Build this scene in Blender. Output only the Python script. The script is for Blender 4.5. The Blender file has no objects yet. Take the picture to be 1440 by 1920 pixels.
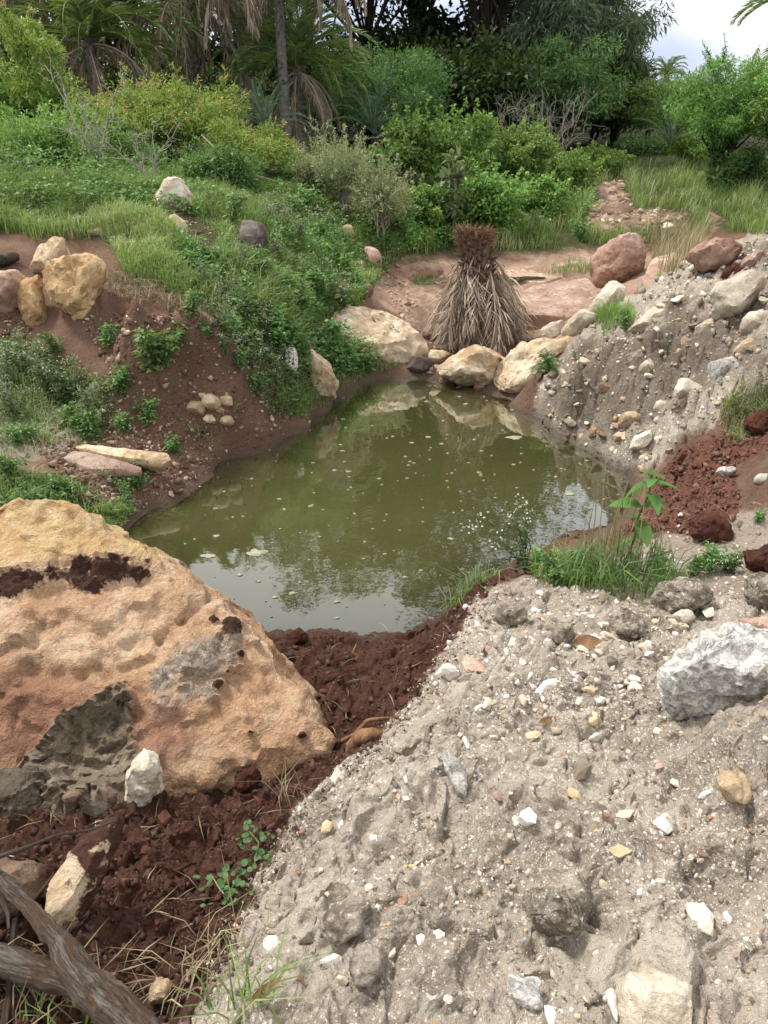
import bpy, bmesh, math, random
import numpy as np
from mathutils import Vector, Matrix
R = math.radians
random.seed(7)
rng = np.random.default_rng(11)
scene = bpy.context.scene

# ------------------------------------------------------------------ camera
CZ, TH, F = 2.40, R(28.7), 1386.0          # eye height above the water, downward pitch, focal length in photo pixels
cam_d = bpy.data.cameras.new('camera'); cam = bpy.data.objects.new('camera', cam_d)
scene.collection.objects.link(cam); scene.camera = cam
cam_d.sensor_fit = 'VERTICAL'; cam_d.sensor_height = 36; cam_d.lens = F / 1920 * 36
cam_d.clip_start = .05; cam_d.clip_end = 3000
cam.location = (0, 0, CZ); cam.rotation_euler = (R(90) - TH, 0, 0)

# ------------------------------------------------------------------ light
SUN_EL, SUN_AZ = R(58), R(-62)              # soft sun behind thin cloud, from the left and a little ahead
scene.view_settings.view_transform = 'Standard'; scene.view_settings.look = 'None'
scene.view_settings.gamma = 1; scene.view_settings.exposure = 0.88
scene.cycles.use_denoising = True
scene.cycles.max_bounces = 7; scene.cycles.diffuse_bounces = 3; scene.cycles.glossy_bounces = 3
scene.cycles.transmission_bounces = 4; scene.cycles.transparent_max_bounces = 8
scene.cycles.caustics_reflective = False; scene.cycles.caustics_refractive = False
sd = bpy.data.lights.new('sun', 'SUN'); sd.energy = 2.3; sd.angle = R(9); sd.color = (1, .95, .87)
sun = bpy.data.objects.new('sun', sd); scene.collection.objects.link(sun)
sdir = Vector((math.sin(SUN_AZ) * math.cos(SUN_EL), math.cos(SUN_AZ) * math.cos(SUN_EL), math.sin(SUN_EL)))
sun.rotation_euler = (-sdir).to_track_quat('-Z', 'Y').to_euler()
world = bpy.data.worlds.new('World'); scene.world = world; world.use_nodes = True
def build_world():
    nt = world.node_tree; N = nt.nodes; L = nt.links
    for n in list(N): N.remove(n)
    out = N.new('ShaderNodeOutputWorld'); bg = N.new('ShaderNodeBackground'); L.new(bg.outputs[0], out.inputs[0])
    sky = N.new('ShaderNodeTexSky'); sky.sky_type = 'NISHITA'; sky.sun_disc = False
    sky.sun_elevation = SUN_EL; sky.sun_rotation = SUN_AZ; sky.air_density = 1.2; sky.dust_density = 2.0
    tc = N.new('ShaderNodeTexCoord'); mp = N.new('ShaderNodeMapping'); mp.inputs['Scale'].default_value = (1.5, 1.5, 4.2)
    mp.inputs['Location'].default_value = (.3, 1.1, .25)
    L.new(tc.outputs['Generated'], mp.inputs[0])
    no = N.new('ShaderNodeTexNoise'); no.inputs['Scale'].default_value = 1.5; no.inputs['Detail'].default_value = 7; no.inputs['Roughness'].default_value = .5
    L.new(mp.outputs[0], no.inputs[0])
    # cloud cover: white tops with blue grey undersides, blue only in small breaks
    cr = N.new('ShaderNodeValToRGB'); e = cr.color_ramp.elements
    e[0].position = .49; e[0].color = (4.4, 5.0, 6.3, 1); e[1].position = .73; e[1].color = (10., 9.8, 9.4, 1)
    m = e.new(.61); m.color = (7.4, 7.6, 8.1, 1)
    sx = N.new('ShaderNodeSeparateXYZ'); L.new(tc.outputs['Generated'], sx.inputs[0])
    ml = N.new('ShaderNodeMath'); ml.operation = 'MULTIPLY_ADD'; L.new(sx.outputs[2], ml.inputs[0]); ml.inputs[1].default_value = .55; L.new(no.outputs['Fac'], ml.inputs[2])
    L.new(ml.outputs[0], cr.inputs[0])
    mx = N.new('ShaderNodeMixRGB'); mx.inputs[0].default_value = .9
    L.new(sky.outputs[0], mx.inputs[1]); L.new(cr.outputs[0], mx.inputs[2])
    L.new(mx.outputs[0], bg.inputs[0]); bg.inputs[1].default_value = 0.088
build_world()

# ------------------------------------------------------------------ helpers
def col(o): scene.collection.objects.link(o); return o
def ray(px, py):
    X = (px - 720) / F; U = (960 - py) / F
    return np.array([X, math.cos(TH) + U * math.sin(TH), -math.sin(TH) + U * math.cos(TH)])
def at_z(px, py, z):
    d = ray(px, py); t = (z - CZ) / d[2]; return np.array([d[0] * t, d[1] * t, z])
def at_y(px, py, y):
    d = ray(px, py); t = y / d[1]; return np.array([d[0] * t, y, CZ + d[2] * t])
def project(P):
    y, z = P[..., 1], P[..., 2] - CZ
    dep = np.maximum(y * math.cos(TH) - z * math.sin(TH), 1e-3); up = y * math.sin(TH) + z * math.cos(TH)
    return 720 + F * P[..., 0] / dep, 960 - F * up / dep
def tag(o, label=None, cat=None, group=None, kind=None):
    if label: o['label'] = label
    if cat: o['category'] = cat
    if group: o['group'] = group
    if kind: o['kind'] = kind
    return o
def empty(name, loc, rz=0, sc=1):
    o = col(bpy.data.objects.new(name, None)); o.location = loc; o.rotation_euler = (0, 0, rz); o.scale = (sc,) * 3 if np.isscalar(sc) else sc
    o.empty_display_size = .1
    return o
def mesh_np(name, V, faces, mats=(), smooth=False, attrs=None, mi=None):
    """mesh from numpy: V (n,3), faces (m,k) all of one size, or a list of such arrays"""
    me = bpy.data.meshes.new(name)
    if not isinstance(faces, (list, tuple)): faces = [faces]
    faces = [np.asarray(f, dtype=np.int32) for f in faces if len(f)]
    V = np.asarray(V, dtype=np.float32)
    me.vertices.add(len(V)); me.vertices.foreach_set('co', V.ravel())
    nl = sum(f.size for f in faces); nf = sum(len(f) for f in faces)
    me.loops.add(nl); me.polygons.add(nf)
    me.loops.foreach_set('vertex_index', np.concatenate([f.ravel() for f in faces]))
    tot = np.concatenate([np.full(len(f), f.shape[1], np.int32) for f in faces])
    st = np.concatenate([[0], np.cumsum(tot)[:-1]]).astype(np.int32)
    me.polygons.foreach_set('loop_start', st)
    if smooth: me.polygons.foreach_set('use_smooth', np.ones(nf, bool))
    if mi is not None: me.polygons.foreach_set('material_index', np.asarray(mi, np.int32))
    for m in mats: me.materials.append(m)
    for k, a in (attrs or {}).items():
        a = np.asarray(a, np.float32)
        if a.ndim == 1:
            at = me.attributes.new(k, 'FLOAT', 'POINT'); at.data.foreach_set('value', a)
        else:
            at = me.attributes.new(k, 'FLOAT_COLOR', 'POINT'); at.data.foreach_set('color', np.c_[a, np.ones(len(a))].astype(np.float32).ravel())
    me.update(calc_edges=True)
    return me
def mobj(name, me, parent=None, loc=None):
    o = col(bpy.data.objects.new(name, me)); o.parent = parent
    if loc is not None: o.location = loc
    return o
# gradient noise on numpy points
_perm = np.random.default_rng(5).permutation(256).astype(np.int32); _perm = np.concatenate([_perm, _perm, _perm])
_grad = np.random.default_rng(6).normal(size=(256, 3)); _grad /= np.linalg.norm(_grad, axis=1)[:, None]
def pnoise(P):
    P = np.asarray(P, float); I = np.floor(P).astype(np.int64); f = P - I; I &= 255
    u = f * f * f * (f * (f * 6 - 15) + 10); r = 0
    for a in (0, 1):
        for b in (0, 1):
            for c in (0, 1):
                h = _perm[_perm[_perm[(I[:, 0] + a) & 255] + ((I[:, 1] + b) & 255)] + ((I[:, 2] + c) & 255)]
                g = _grad[h]
                d = g[:, 0] * (f[:, 0] - a) + g[:, 1] * (f[:, 1] - b) + g[:, 2] * (f[:, 2] - c)
                w = (u[:, 0] if a else 1 - u[:, 0]) * (u[:, 1] if b else 1 - u[:, 1]) * (u[:, 2] if c else 1 - u[:, 2])
                r = r + d * w
    return r * 1.5
def fbm(P, fr, oct=3, gain=.5, off=0., ridged=False):
    P = np.asarray(P, float) * fr + off; a = 1.; r = 0
    for i in range(oct):
        n = pnoise(P); r = r + a * ((1 - 2 * np.abs(n)) if ridged else n); P = P * 2.03 + 17.3; a *= gain
    return r
def in_poly(x, y, poly):
    r = np.zeros(x.shape, bool); n = len(poly)
    for i in range(n):
        x1, y1 = poly[i]; x2, y2 = poly[(i + 1) % n]
        c = ((y1 > y) != (y2 > y)) & (x < (x2 - x1) * (y - y1) / (y2 - y1 + 1e-9) + x1)
        r ^= c
    return r
# ------------------------------------------------------------------ materials
class NT:
    def __init__(s, name):
        s.m = bpy.data.materials.new(name); s.m.use_nodes = True; s.t = s.m.node_tree; s.N = s.t.nodes; s.L = s.t.links
        for n in list(s.N): s.N.remove(n)
        s.out = s.N.new('ShaderNodeOutputMaterial')
    def n(s, typ, ins=None, **kw):
        nd = s.N.new('ShaderNode' + typ)
        for k, v in kw.items(): setattr(nd, k, v)
        for k, v in (ins or {}).items():
            if isinstance(v, bpy.types.NodeSocket): s.L.new(v, nd.inputs[k])
            else: nd.inputs[k].default_value = v
        return nd
    def noise(s, vec, scale, detail=4, rough=.6, dist=0.):
        return s.n('TexNoise', {'Vector': vec, 'Scale': scale, 'Detail': detail, 'Roughness': rough, 'Distortion': dist}).outputs['Fac']
    def ramp(s, fac, stops, interp='LINEAR'):
        nd = s.n('ValToRGB', {0: fac}); cr = nd.color_ramp; cr.interpolation = interp
        while len(cr.elements) < len(stops): cr.elements.new(.5)
        for e, (p, c) in zip(cr.elements, stops):
            e.position = p; e.color = (c[0], c[1], c[2], 1) if hasattr(c, '__len__') else (c, c, c, 1)
        return nd.outputs[0]
    def mix(s, fac, a, b, mode='MIX'):
        nd = s.n('MixRGB', blend_type=mode)
        for k, v in ((0, fac), (1, a), (2, b)):
            if isinstance(v, bpy.types.NodeSocket): s.L.new(v, nd.inputs[k])
            elif k == 0: nd.inputs[0].default_value = v
            else: nd.inputs[k].default_value = (v[0], v[1], v[2], 1)
        return nd.outputs[0]
    def math(s, op, a, b=0., c=0., clamp=False):
        nd = s.n('Math', operation=op, use_clamp=clamp)
        for k, v in ((0, a), (1, b), (2, c)):
            if isinstance(v, bpy.types.NodeSocket): s.L.new(v, nd.inputs[k])
            else: nd.inputs[k].default_value = v
        return nd.outputs[0]
    def attr(s, name): return s.n('Attribute', attribute_name=name)
    def bump(s, h, dist, strength=1., normal=None):
        nd = s.n('Bump', {'Height': h, 'Distance': dist, 'Strength': strength})
        if normal is not None: s.L.new(normal, nd.inputs['Normal'])
        return nd.outputs[0]
    def bsdf(s, colr, rough=.85, spec=.3, normal=None):
        nd = s.n('BsdfPrincipled', {'Roughness': rough, 'Specular IOR Level': spec})
        if isinstance(colr, bpy.types.NodeSocket): s.L.new(colr, nd.inputs['Base Color'])
        else: nd.inputs['Base Color'].default_value = (*colr, 1)
        if normal is not None: s.L.new(normal, nd.inputs['Normal'])
        return nd.outputs[0]
    def done(s, sh): s.L.new(sh, s.out.inputs[0]); return s.m
    def obj(s): return s.n('TexCoord').outputs['Object']
    def pos(s): return s.n('NewGeometry').outputs['Position']

RED_D = (.060, .025, .0165)
GREY_M = (.20, .165, .125)
def soil_color(k, v):
    a = k.noise(v, 9, 6, .7); b = k.noise(v, 60, 3, .7)
    c = k.ramp(a, [(.3, RED_D), (.55, (.092, .039, .026)), (.8, (.135, .06, .041))])
    return k.mix(k.ramp(b, [(.35, 0), (.7, 1)]), c, (.046, .0195, .0135), 'MIX')
def gravel_color(k, v):
    """grey brown crushed rock: fine matrix with pale, ochre and dark chips"""
    a = k.noise(v, 3.2, 5, .6); b = k.noise(v, 55, 4, .75)
    base = k.ramp(a, [(.28, (.125, .10, .075)), (.44, (.235, .196, .156)), (.56, (.35, .302, .25)), (.72, (.45, .40, .34))])
    base = k.mix(k.ramp(b, [(.3, .0), (.75, .75)]), base, (.46, .41, .35))
    drift = k.ramp(k.noise(v, 1.7, 4, .6), [(.44, 1), (.60, .25)])
    wv = k.n('MixRGB', {0: .012, 1: v, 2: k.n('TexNoise', {'Vector': v, 'Scale': 85., 'Detail': 2.}).outputs['Color']}).outputs[0]
    for sc, lo, hi in ((190, .30, .46), (88, .62, .70), (42, .75, .84)):
        vo = k.n('TexVoronoi', {'Vector': wv, 'Scale': float(sc), 'Randomness': 1.})
        sep = k.n('SeparateColor', {0: vo.outputs['Color']})
        chip = k.ramp(sep.outputs[1], [(0, (.76, .70, .61)), (.35, (.50, .43, .35)), (.5, (.46, .31, .16)), (.6, (.66, .61, .53)), (.82, (.20, .165, .13)), (.9, (.82, .79, .74))], 'CONSTANT')
        lowd = k.math('LESS_THAN', vo.outputs['Distance'], .36)
        pick = k.math('GREATER_THAN', sep.outputs[0], hi if sc != 190 else .60)
        base = k.mix(k.math('MULTIPLY', k.math('MULTIPLY', lowd, pick), k.math('MULTIPLY', drift, .85)), base, chip)
    return base
def mat_ground():
    k = NT('ground_mat'); v = k.pos()
    n1 = k.noise(v, 2.3, 6, .65); n2 = k.noise(v, 14, 5, .7); n3 = k.noise(v, 70, 4, .75)
    edge = k.math('MULTIPLY_ADD', k.math('ADD', k.math('MULTIPLY', n1, .5), k.math('MULTIPLY', n2, .5)), 2.4, -1.2)
    def mask(nm, w=.22): 
        a = k.math('ADD', k.attr(nm).outputs['Fac'], edge)
        return k.ramp(a, [(.5 - w, 0), (.5 + w, 1)])
    earth = k.ramp(n1, [(.28, (.085, .045, .030)), (.5, (.135, .075, .050)), (.75, (.215, .130, .092))])
    earth = k.mix(k.ramp(n3, [(.4, 0), (.8, .6)]), earth, (.24, .165, .125))
    c = earth
    turf = k.ramp(n2, [(.3, (.030, .034, .014)), (.55, (.058, .066, .024)), (.8, (.115, .095, .05))])
    c = k.mix(mask('m_grass'), c, turf)
    rock = k.ramp(n1, [(.25, (.22, .135, .095)), (.5, (.36, .24, .175)), (.75, (.47, .35, .27))])
    rock = k.mix(k.ramp(n2, [(.45, 0), (.62, .45)]), rock, (.17, .105, .075))
    c = k.mix(mask('m_rock'), c, rock)
    sand = k.ramp(n1, [(.3, (.25, .205, .165)), (.7, (.40, .345, .29))])
    sand = k.mix(k.ramp(n3, [(.45, 0), (.8, .6)]), sand, (.20, .16, .13))
    c = k.mix(mask('m_sand'), c, sand)
    c = k.mix(mask('m_grav'), c, gravel_color(k, v))
    c = k.mix(mask('m_mud'), c, k.ramp(n2, [(.3, (.085, .066, .050)), (.5, (.15, .12, .092)), (.75, (.27, .225, .18))]))
    redr = k.mix(k.attr('m_dry').outputs['Fac'], soil_color(k, v), k.ramp(n2, [(.3, (.095, .038, .026)), (.7, (.185, .082, .056))]))
    c = k.mix(mask('m_red', .15), c, redr)
    # wet rim at the waterline
    z = k.n('SeparateXYZ', {0: v}).outputs['Z']
    wet = k.ramp(k.math('ADD', z, k.math('MULTIPLY', n2, .06)), [(.05, 1), (.12, 0)])
    c = k.mix(k.math('MULTIPLY', wet, .55), c, (.06, .05, .035))
    vo = k.n('TexVoronoi', {'Vector': v, 'Scale': 75.}); vo2 = k.n('TexVoronoi', {'Vector': v, 'Scale': 32.})
    h = k.math('ADD', k.math('MULTIPLY', n3, .5), k.math('MULTIPLY', k.math('SUBTRACT', 1., vo.outputs['Distance']), .6))
    h = k.math('ADD', h, k.math('MULTIPLY', k.math('SUBTRACT', 1., vo2.outputs['Distance']), .7)); h = k.math('ADD', h, k.noise(v, 190, 3, .7))
    nb = k.bump(h, .010, .8); nb = k.bump(n2, .03, .5, nb)
    rough = k.math('MULTIPLY_ADD', wet, -.5, .92)
    return k.done(k.bsdf(c, rough, .25, nb))
def mat_rock(name, lo, mid, hi, stain=(.10, .06, .04), scale=1., rough=.85, spk=.0, bump=1., dirt=True, hero=False):
    k = NT(name); tc = k.obj(); inf = k.n('ObjectInfo')
    v = k.n('VectorMath', {0: tc, 1: k.n('CombineXYZ', {0: k.math('MULTIPLY', inf.outputs['Random'], 37.), 1: k.math('MULTIPLY', inf.outputs['Random'], 91.)}).outputs[0]}, operation='ADD').outputs[0]
    wv = k.n('MixRGB', {0: .12 / scale, 1: v, 2: k.n('TexNoise', {'Vector': v, 'Scale': 5. * scale, 'Detail': 4.}).outputs['Color']}).outputs[0]
    vo = k.n('TexVoronoi', {'Vector': wv, 'Scale': 4.5 * scale}, feature='DISTANCE_TO_EDGE')
    a = k.noise(v, 2.6 * scale, 6, .62, .6); b = k.noise(v, 11 * scale, 6, .7, .3); d = k.noise(v, 70 * scale, 4, .75)
    c = k.ramp(a, [(.36, lo), (.5, mid), (.63, hi)])
    c = k.mix(k.ramp(b, [(.5, 0), (.66, .75)]), c, stain)
    c = k.mix(k.ramp(d, [(.33, .38), (.5, 0)]), c, tuple(x * .5 for x in mid))
    c = k.mix(k.ramp(d, [(.6, 0), (.8, .5)]), c, tuple(min(.85, x * 1.35) for x in hi))
    if spk:
        c = k.mix(k.ramp(k.noise(v, 17 * scale, 6, .75, .8), [(.46, 0), (.57, spk * 2.4)]), c, (.25, .245, .24)); c = k.mix(k.ramp(k.noise(v, 60 * scale, 3, .7), [(.62, 0), (.68, .6)]), c, (.10, .10, .10))
    if dirt:
        r = k.attr('m_red').outputs['Fac']; g = k.attr('m_grav').outputs['Fac']
        e = k.math('MULTIPLY_ADD', b, 2.2, -1.1)
        c = k.mix(k.ramp(k.math('ADD', g, e), [(.4, 0), (.6, 1)]), c, gravel_color(k, v))
        c = k.mix(k.ramp(k.math('ADD', r, e), [(.42, 0), (.58, 1)]), c, soil_color(k, v))
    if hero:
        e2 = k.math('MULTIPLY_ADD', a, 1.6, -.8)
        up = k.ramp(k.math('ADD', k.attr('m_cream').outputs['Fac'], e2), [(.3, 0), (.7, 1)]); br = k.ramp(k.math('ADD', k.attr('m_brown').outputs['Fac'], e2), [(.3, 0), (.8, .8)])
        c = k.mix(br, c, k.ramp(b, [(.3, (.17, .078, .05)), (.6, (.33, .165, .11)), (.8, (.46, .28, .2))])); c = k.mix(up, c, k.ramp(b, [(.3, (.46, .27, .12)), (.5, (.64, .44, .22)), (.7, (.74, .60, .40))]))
        c0 = c
        r = k.attr('m_red').outputs['Fac']; g = k.attr('m_grav').outputs['Fac']; e = k.math('MULTIPLY_ADD', b, 2.2, -1.1)
        c = k.mix(k.ramp(k.math('ADD', g, e), [(.35, 0), (.65, .85)]), c, gravel_color(k, v)); c = k.mix(k.ramp(k.math('ADD', k.attr('m_mud').outputs['Fac'], e), [(.35, 0), (.65, 1)]), c, k.ramp(b, [(.3, (.15, .115, .08)), (.5, (.27, .215, .155)), (.7, (.44, .37, .285))])); c = k.mix(k.ramp(k.math('ADD', r, e), [(.42, 0), (.58, 1)]), c, soil_color(k, v))
    crk = k.math('MULTIPLY', k.ramp(vo.outputs['Distance'], [(0, 1), (.045, 0)]), k.ramp(k.noise(v, 3.4 * scale, 3, .6), [(.5, 0), (.6, 1)]))
    c = k.mix(k.math('MULTIPLY', crk, .3 if bump > .1 else 0.), c, tuple(x * .28 for x in lo))
    tint = k.n('HueSaturation', {'Color': c, 'Value': k.math('MULTIPLY_ADD', inf.outputs['Random'], .3, .85)}).outputs[0]
    h = k.math('ADD', k.math('MULTIPLY', b, 1.4), k.math('MULTIPLY', d, .55)); h = k.math('ADD', h, k.math('MULTIPLY', k.noise(v, 28 * scale, 5, .7, 1.2), .9))
    h = k.math('SUBTRACT', h, k.math('MULTIPLY', crk, .3))
    nb = k.bump(h, .022 / scale * bump, .9)
    return k.done(k.bsdf(tint, rough, .3, nb))
def mat_leaf(name, dark, mid, light, tip=None, trans=.35, rough=.5):
    """leaf colour runs with the 'rnd' value of each leaf; tip colours the youngest few"""
    k = NT(name); r = k.attr('rnd').outputs['Fac']; inf = k.n('ObjectInfo').outputs['Random']
    stops = [(.0, dark), (.45, mid), (.85, light)]
    if tip: stops += [(.93, tip)]
    c = k.ramp(r, stops)
    c = k.n('HueSaturation', {'Color': c, 'Hue': k.math('MULTIPLY_ADD', inf, .03, .485), 'Value': k.math('MULTIPLY_ADD', inf, .3, .85)}).outputs[0]
    p = k.bsdf(c, rough, .35)
    t = k.n('BsdfTranslucent', {'Color': k.mix(.5, c, (.30, .36, .05), 'MIX')}).outputs[0]
    return k.done(k.n('MixShader', {0: trans, 1: p, 2: t}).outputs[0])
def mat_bark(name, lo, hi, sc=1., stretch=(1, 1, .25), wear=None):
    k = NT(name); mp = k.n('Mapping', {'Vector': k.obj(), 'Scale': stretch}).outputs[0]
    a = k.noise(mp, 14 * sc, 6, .7, .5); b = k.noise(mp, 50 * sc, 4, .7)
    c = k.ramp(a, [(.3, lo), (.7, hi)])
    if wear: c = k.mix(k.ramp(k.noise(mp, 4 * sc, 7, .75, 2.), [(.42, 0), (.60, .85)]), c, k.ramp(b, [(.3, tuple(x * .35 for x in wear)), (.7, wear)]))
    return k.done(k.bsdf(c, .9, .2, k.bump(k.math('ADD', a, k.math('MULTIPLY', b, .5)), .02 / sc, 1.)))
def mat_branch():
    k = NT('weathered_branch_mat'); bu = k.attr('bu').outputs['Fac']; bv = k.attr('bv').outputs['Fac']
    sv = k.n('CombineXYZ', {0: k.math('MULTIPLY', bu, 5.), 1: k.math('MULTIPLY', k.math('COSINE', bv), 1.), 2: k.math('MULTIPLY', k.math('SINE', bv), 1.)}).outputs[0]
    st = k.noise(sv, 9, 8, .75, .15); fl = k.noise(sv, 1.7, 7, .72, .3); gr = k.noise(sv, 36, 4, .7)
    c = k.ramp(st, [(.3, (.07, .057, .047)), (.5, (.20, .168, .142)), (.72, (.40, .355, .31))])
    peel = k.ramp(fl, [(.46, 0), (.54, 1)]); c = k.mix(peel, c, k.ramp(st, [(.3, (.05, .032, .022)), (.55, (.16, .095, .06)), (.8, (.30, .20, .135))]))
    h = k.math('ADD', k.math('MULTIPLY', st, 1.2), k.math('MULTIPLY', gr, .4)); h = k.math('SUBTRACT', h, k.math('MULTIPLY', peel, .8))
    return k.done(k.bsdf(c, .9, .2, k.bump(h, .012, 1.)))
def mat_attr(name, trans=0., rough=.8):
    """plain coloured by each piece's own colour"""
    k = NT(name); c = k.attr('pcol').outputs['Color']; v = k.pos()
    c = k.mix(k.ramp(k.noise(v, 160, 3, .7), [(.3, .35), (.65, 0)]), c, (.12, .10, .08))
    p = k.bsdf(c, rough, .25, k.bump(k.noise(v, 240, 3, .7), .003, .8))
    if trans:
        t = k.n('BsdfTranslucent', {'Color': c}).outputs[0]; p = k.n('MixShader', {0: trans, 1: p, 2: t}).outputs[0]
    return k.done(p)
def mat_water():
    k = NT('pond_water_mat'); v = k.pos()
    depth = k.attr('depth').outputs['Fac']
    op = k.ramp(depth, [(0., .22), (.06, .50), (.2, .86), (.42, .985)])
    murk = k.ramp(k.noise(v, .9, 4, .55), [(.3, (.056, .058, .020)), (.7, (.076, .076, .029))])
    body = k.n('MixShader', {0: op, 1: k.n('BsdfTransparent', {0: (.55, .47, .27, 1)}).outputs[0], 2: k.n('BsdfDiffuse', {0: murk}).outputs[0]}).outputs[0]
    h = k.noise(k.n('Mapping', {'Vector': v, 'Scale': (1., 1., 1.)}).outputs[0], 5.5, 3, .5)
    nb = k.bump(h, .003, .5)
    gl = k.n('BsdfGlossy', {'Color': (.92, .94, .96, 1), 'Roughness': .03, 'Normal': nb}).outputs[0]
    fr = k.n('Fresnel', {'IOR': 1.40, 'Normal': nb}).outputs[0]
    fr = k.math('MULTIPLY', fr, 3.8, clamp=True)
    return k.done(k.n('MixShader', {0: fr, 1: body, 2: gl}).outputs[0])
# ------------------------------------------------------------------ terrain
SHORE = [(235,1000),(330,945),(400,893),(430,858),(530,822),(600,792),(622,745),(690,718),(760,710),(820,716),(900,738),(960,752),(1000,782),(1060,822),(1120,852),(1170,882),(1192,930),(1160,968),(1060,1005),(1000,1032),(935,1072),(890,1112),(840,1152),(760,1186),(680,1190),(600,1190),(520,1195),(440,1190),(340,1130),(250,1060)]
CTRL = [(x, y, 0.) for x, y in SHORE] + [
 # pond bed
 (600,1090,-.28),(700,1000,-.7),(800,900,-.7),(720,830,-.5),(940,900,-.5),(560,960,-.5),(440,1050,-.35),(1060,920,-.22),(800,1080,-.4),(830,780,-.3),(940,1000,-.4),(1110,900,-.12),(700,1120,-.3),(330,1010,-.2),(450,930,-.2),(600,850,-.3),
 # red soil spit and trench
 (600,1202,.10),(750,1198,.09),(520,1206,.09),(840,1168,.10),(650,1280,.17),(620,1380,.22),(740,1250,.20),(520,1240,.12),(690,1330,.24),(680,1390,.30),
 (480,1480,.30),(400,1510,.35),(300,1500,.38),(380,1600,.42),(250,1600,.48),(430,1620,.48),(330,1750,.54),(200,1750,.58),(150,1850,.66),(280,1850,.66),(60,1750,.58),(0,1650,.52),(0,1920,.75),(380,1700,.52),(200,1500,.42),(60,1560,.45),(-200,1750,.7),(-300,1400,.45),(-300,2100,.9),
 # gravel edge and bank
 (885,1125,.20),(830,1225,.38),(760,1330,.48),(700,1405,.50),(610,1480,.54),(545,1560,.58),(485,1650,.62),(435,1750,.67),(385,1850,.72),(330,1930,.78),
 (965,1085,.36),(900,1200,.55),(870,1300,.66),(800,1400,.74),(700,1550,.80),(600,1700,.84),(500,1850,.86),(900,1450,.84),(900,1700,.92),(1000,1900,.96),(700,1900,.93),(1100,1100,.40),(1200,1150,.46),(1100,1250,.58),(1050,1400,.76),(1300,1100,.44),(1440,1090,.52),(1400,1290,.72),(1250,1310,.62),(1200,1500,.80),(1330,1400,.82),(1400,1420,.98),(1440,1350,.95),(1300,1490,.80),(1400,1520,.86),(1400,1600,.92),(1300,1800,.97),(1440,1900,1.0),(1700,1500,1.1),(1700,1200,.95),(900,2400,1.0),(400,2400,.95),(1400,2400,1.05),
 # right shelf
 (1205,965,.10),(1250,1000,.24),(1350,1000,.34),(1440,1000,.42),(1240,900,.20),(1330,850,.36),(1440,860,.50),(1440,770,.62),(1100,1030,.18),(1180,1040,.28),(1030,1060,.22),(1350,920,.36),(1700,950,.7),(1700,750,1.0),
 # right rubble bank
 (1170,840,.14),(1200,800,.27),(1060,775,.14),(1110,745,.30),(1080,690,.55),(1005,745,.08),(1000,700,.32),(1150,700,.42),(1150,650,.66),(1250,700,.56),(1300,650,.84),(1220,640,.80),(1400,630,.98),(1440,560,1.18),(1300,560,1.02),(1250,590,.92),(1060,640,.46),(1130,600,.60),(1230,525,.80),(1350,478,1.14),(1440,450,1.34),(1600,420,1.7),(1700,560,1.6),(1900,420,1.9),(1300,780,.46),(1400,720,.74),
 # inlet and far bed
 (820,700,.06),(700,660,.22),(780,600,.22),(780,560,.34),(740,520,.46),(1000,560,.34),(950,500,.46),(1050,600,.32),(1150,540,.36),(1240,490,.50),(850,475,.58),(900,620,.24),(960,640,.22),(1000,450,.70),(1200,432,.78),(1150,380,.95),(1150,340,1.12),(1300,405,.95),(1420,370,1.15),(1150,312,1.28),(900,400,.92),(700,430,1.0),(1300,350,1.2),(1000,380,1.0),
 # left bank
 (640,705,.16),(560,745,.24),(560,640,.62),(620,600,.50),(500,650,.66),(450,760,.38),(350,720,.55),(250,680,.66),(300,628,.82),(220,606,.88),(370,640,.78),(350,572,1.10),(250,560,1.19),(200,540,1.16),(420,602,1.0),(430,650,.76),(150,482,1.24),(300,470,1.30),(400,490,1.18),(500,525,1.02),(420,600,.92),(600,490,.92),(680,520,.60),(450,420,1.36),(300,395,1.48),(150,420,1.46),(0,440,1.38),(0,545,1.08),(80,625,.84),(0,700,.64),(150,750,.48),(250,790,.40),(380,810,.22),(480,820,.12),(200,870,.26),(80,900,.28),(0,850,.38),(300,905,.12),(200,965,.10),(0,960,.28),(100,1100,.2),(-200,900,.5),(-300,700,.8),(-400,500,1.3),(-300,1150,.35),
 (330,345,1.60),(550,385,1.30),(600,335,1.48),(150,310,1.80),(0,310,1.86),(400,285,1.76),(-400,330,1.95)]
CW = [tuple(at_z(*c)) for c in CTRL] + [(x, y, z) for x, y, z in [
 (-6,18,1.85),(-2,18,1.7),(2,19,1.5),(6,18,1.5),(9,14,1.5),(-10,14,2.0),(-12,25,2.0),(0,28,1.7),(8,28,1.6),(16,22,1.6),(-25,40,2.0),(0,45,1.8),(25,40,1.8),(-60,120,2.1),(60,120,2.1),(0,120,2.),(-200,250,2.2),(200,250,2.2),(0,300,2.2),
 (-1,-2,1.0),(1.5,-2,1.05),(-3,-2,1.0),(4,-2,1.2),(4,2,1.2),(7,5,1.6),(7,9,1.5),(-4,1.5,.9),(-6,4,1.2),(-9,7,1.8),(-30,0,2.),(30,0,2.),(0,-30,1.5),(4.4,9.2,1.0),(3.6,9.6,.75)]]
CW = np.array(CW)
def rbf_fit(P, z):
    D = np.linalg.norm(P[:, None] - P[None], axis=2); n = len(P)
    D = np.sqrt(D * D + .03 ** 2)
    A = np.zeros((n + 3, n + 3)); A[:n, :n] = D - np.eye(n) * .012; A[:n, n] = 1; A[:n, n + 1:] = P; A[n, :n] = 1; A[n + 1:, :n] = P.T
    return np.linalg.solve(A, np.concatenate([z, np.zeros(3)]))
RW = rbf_fit(CW[:, :2], CW[:, 2])
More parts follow.
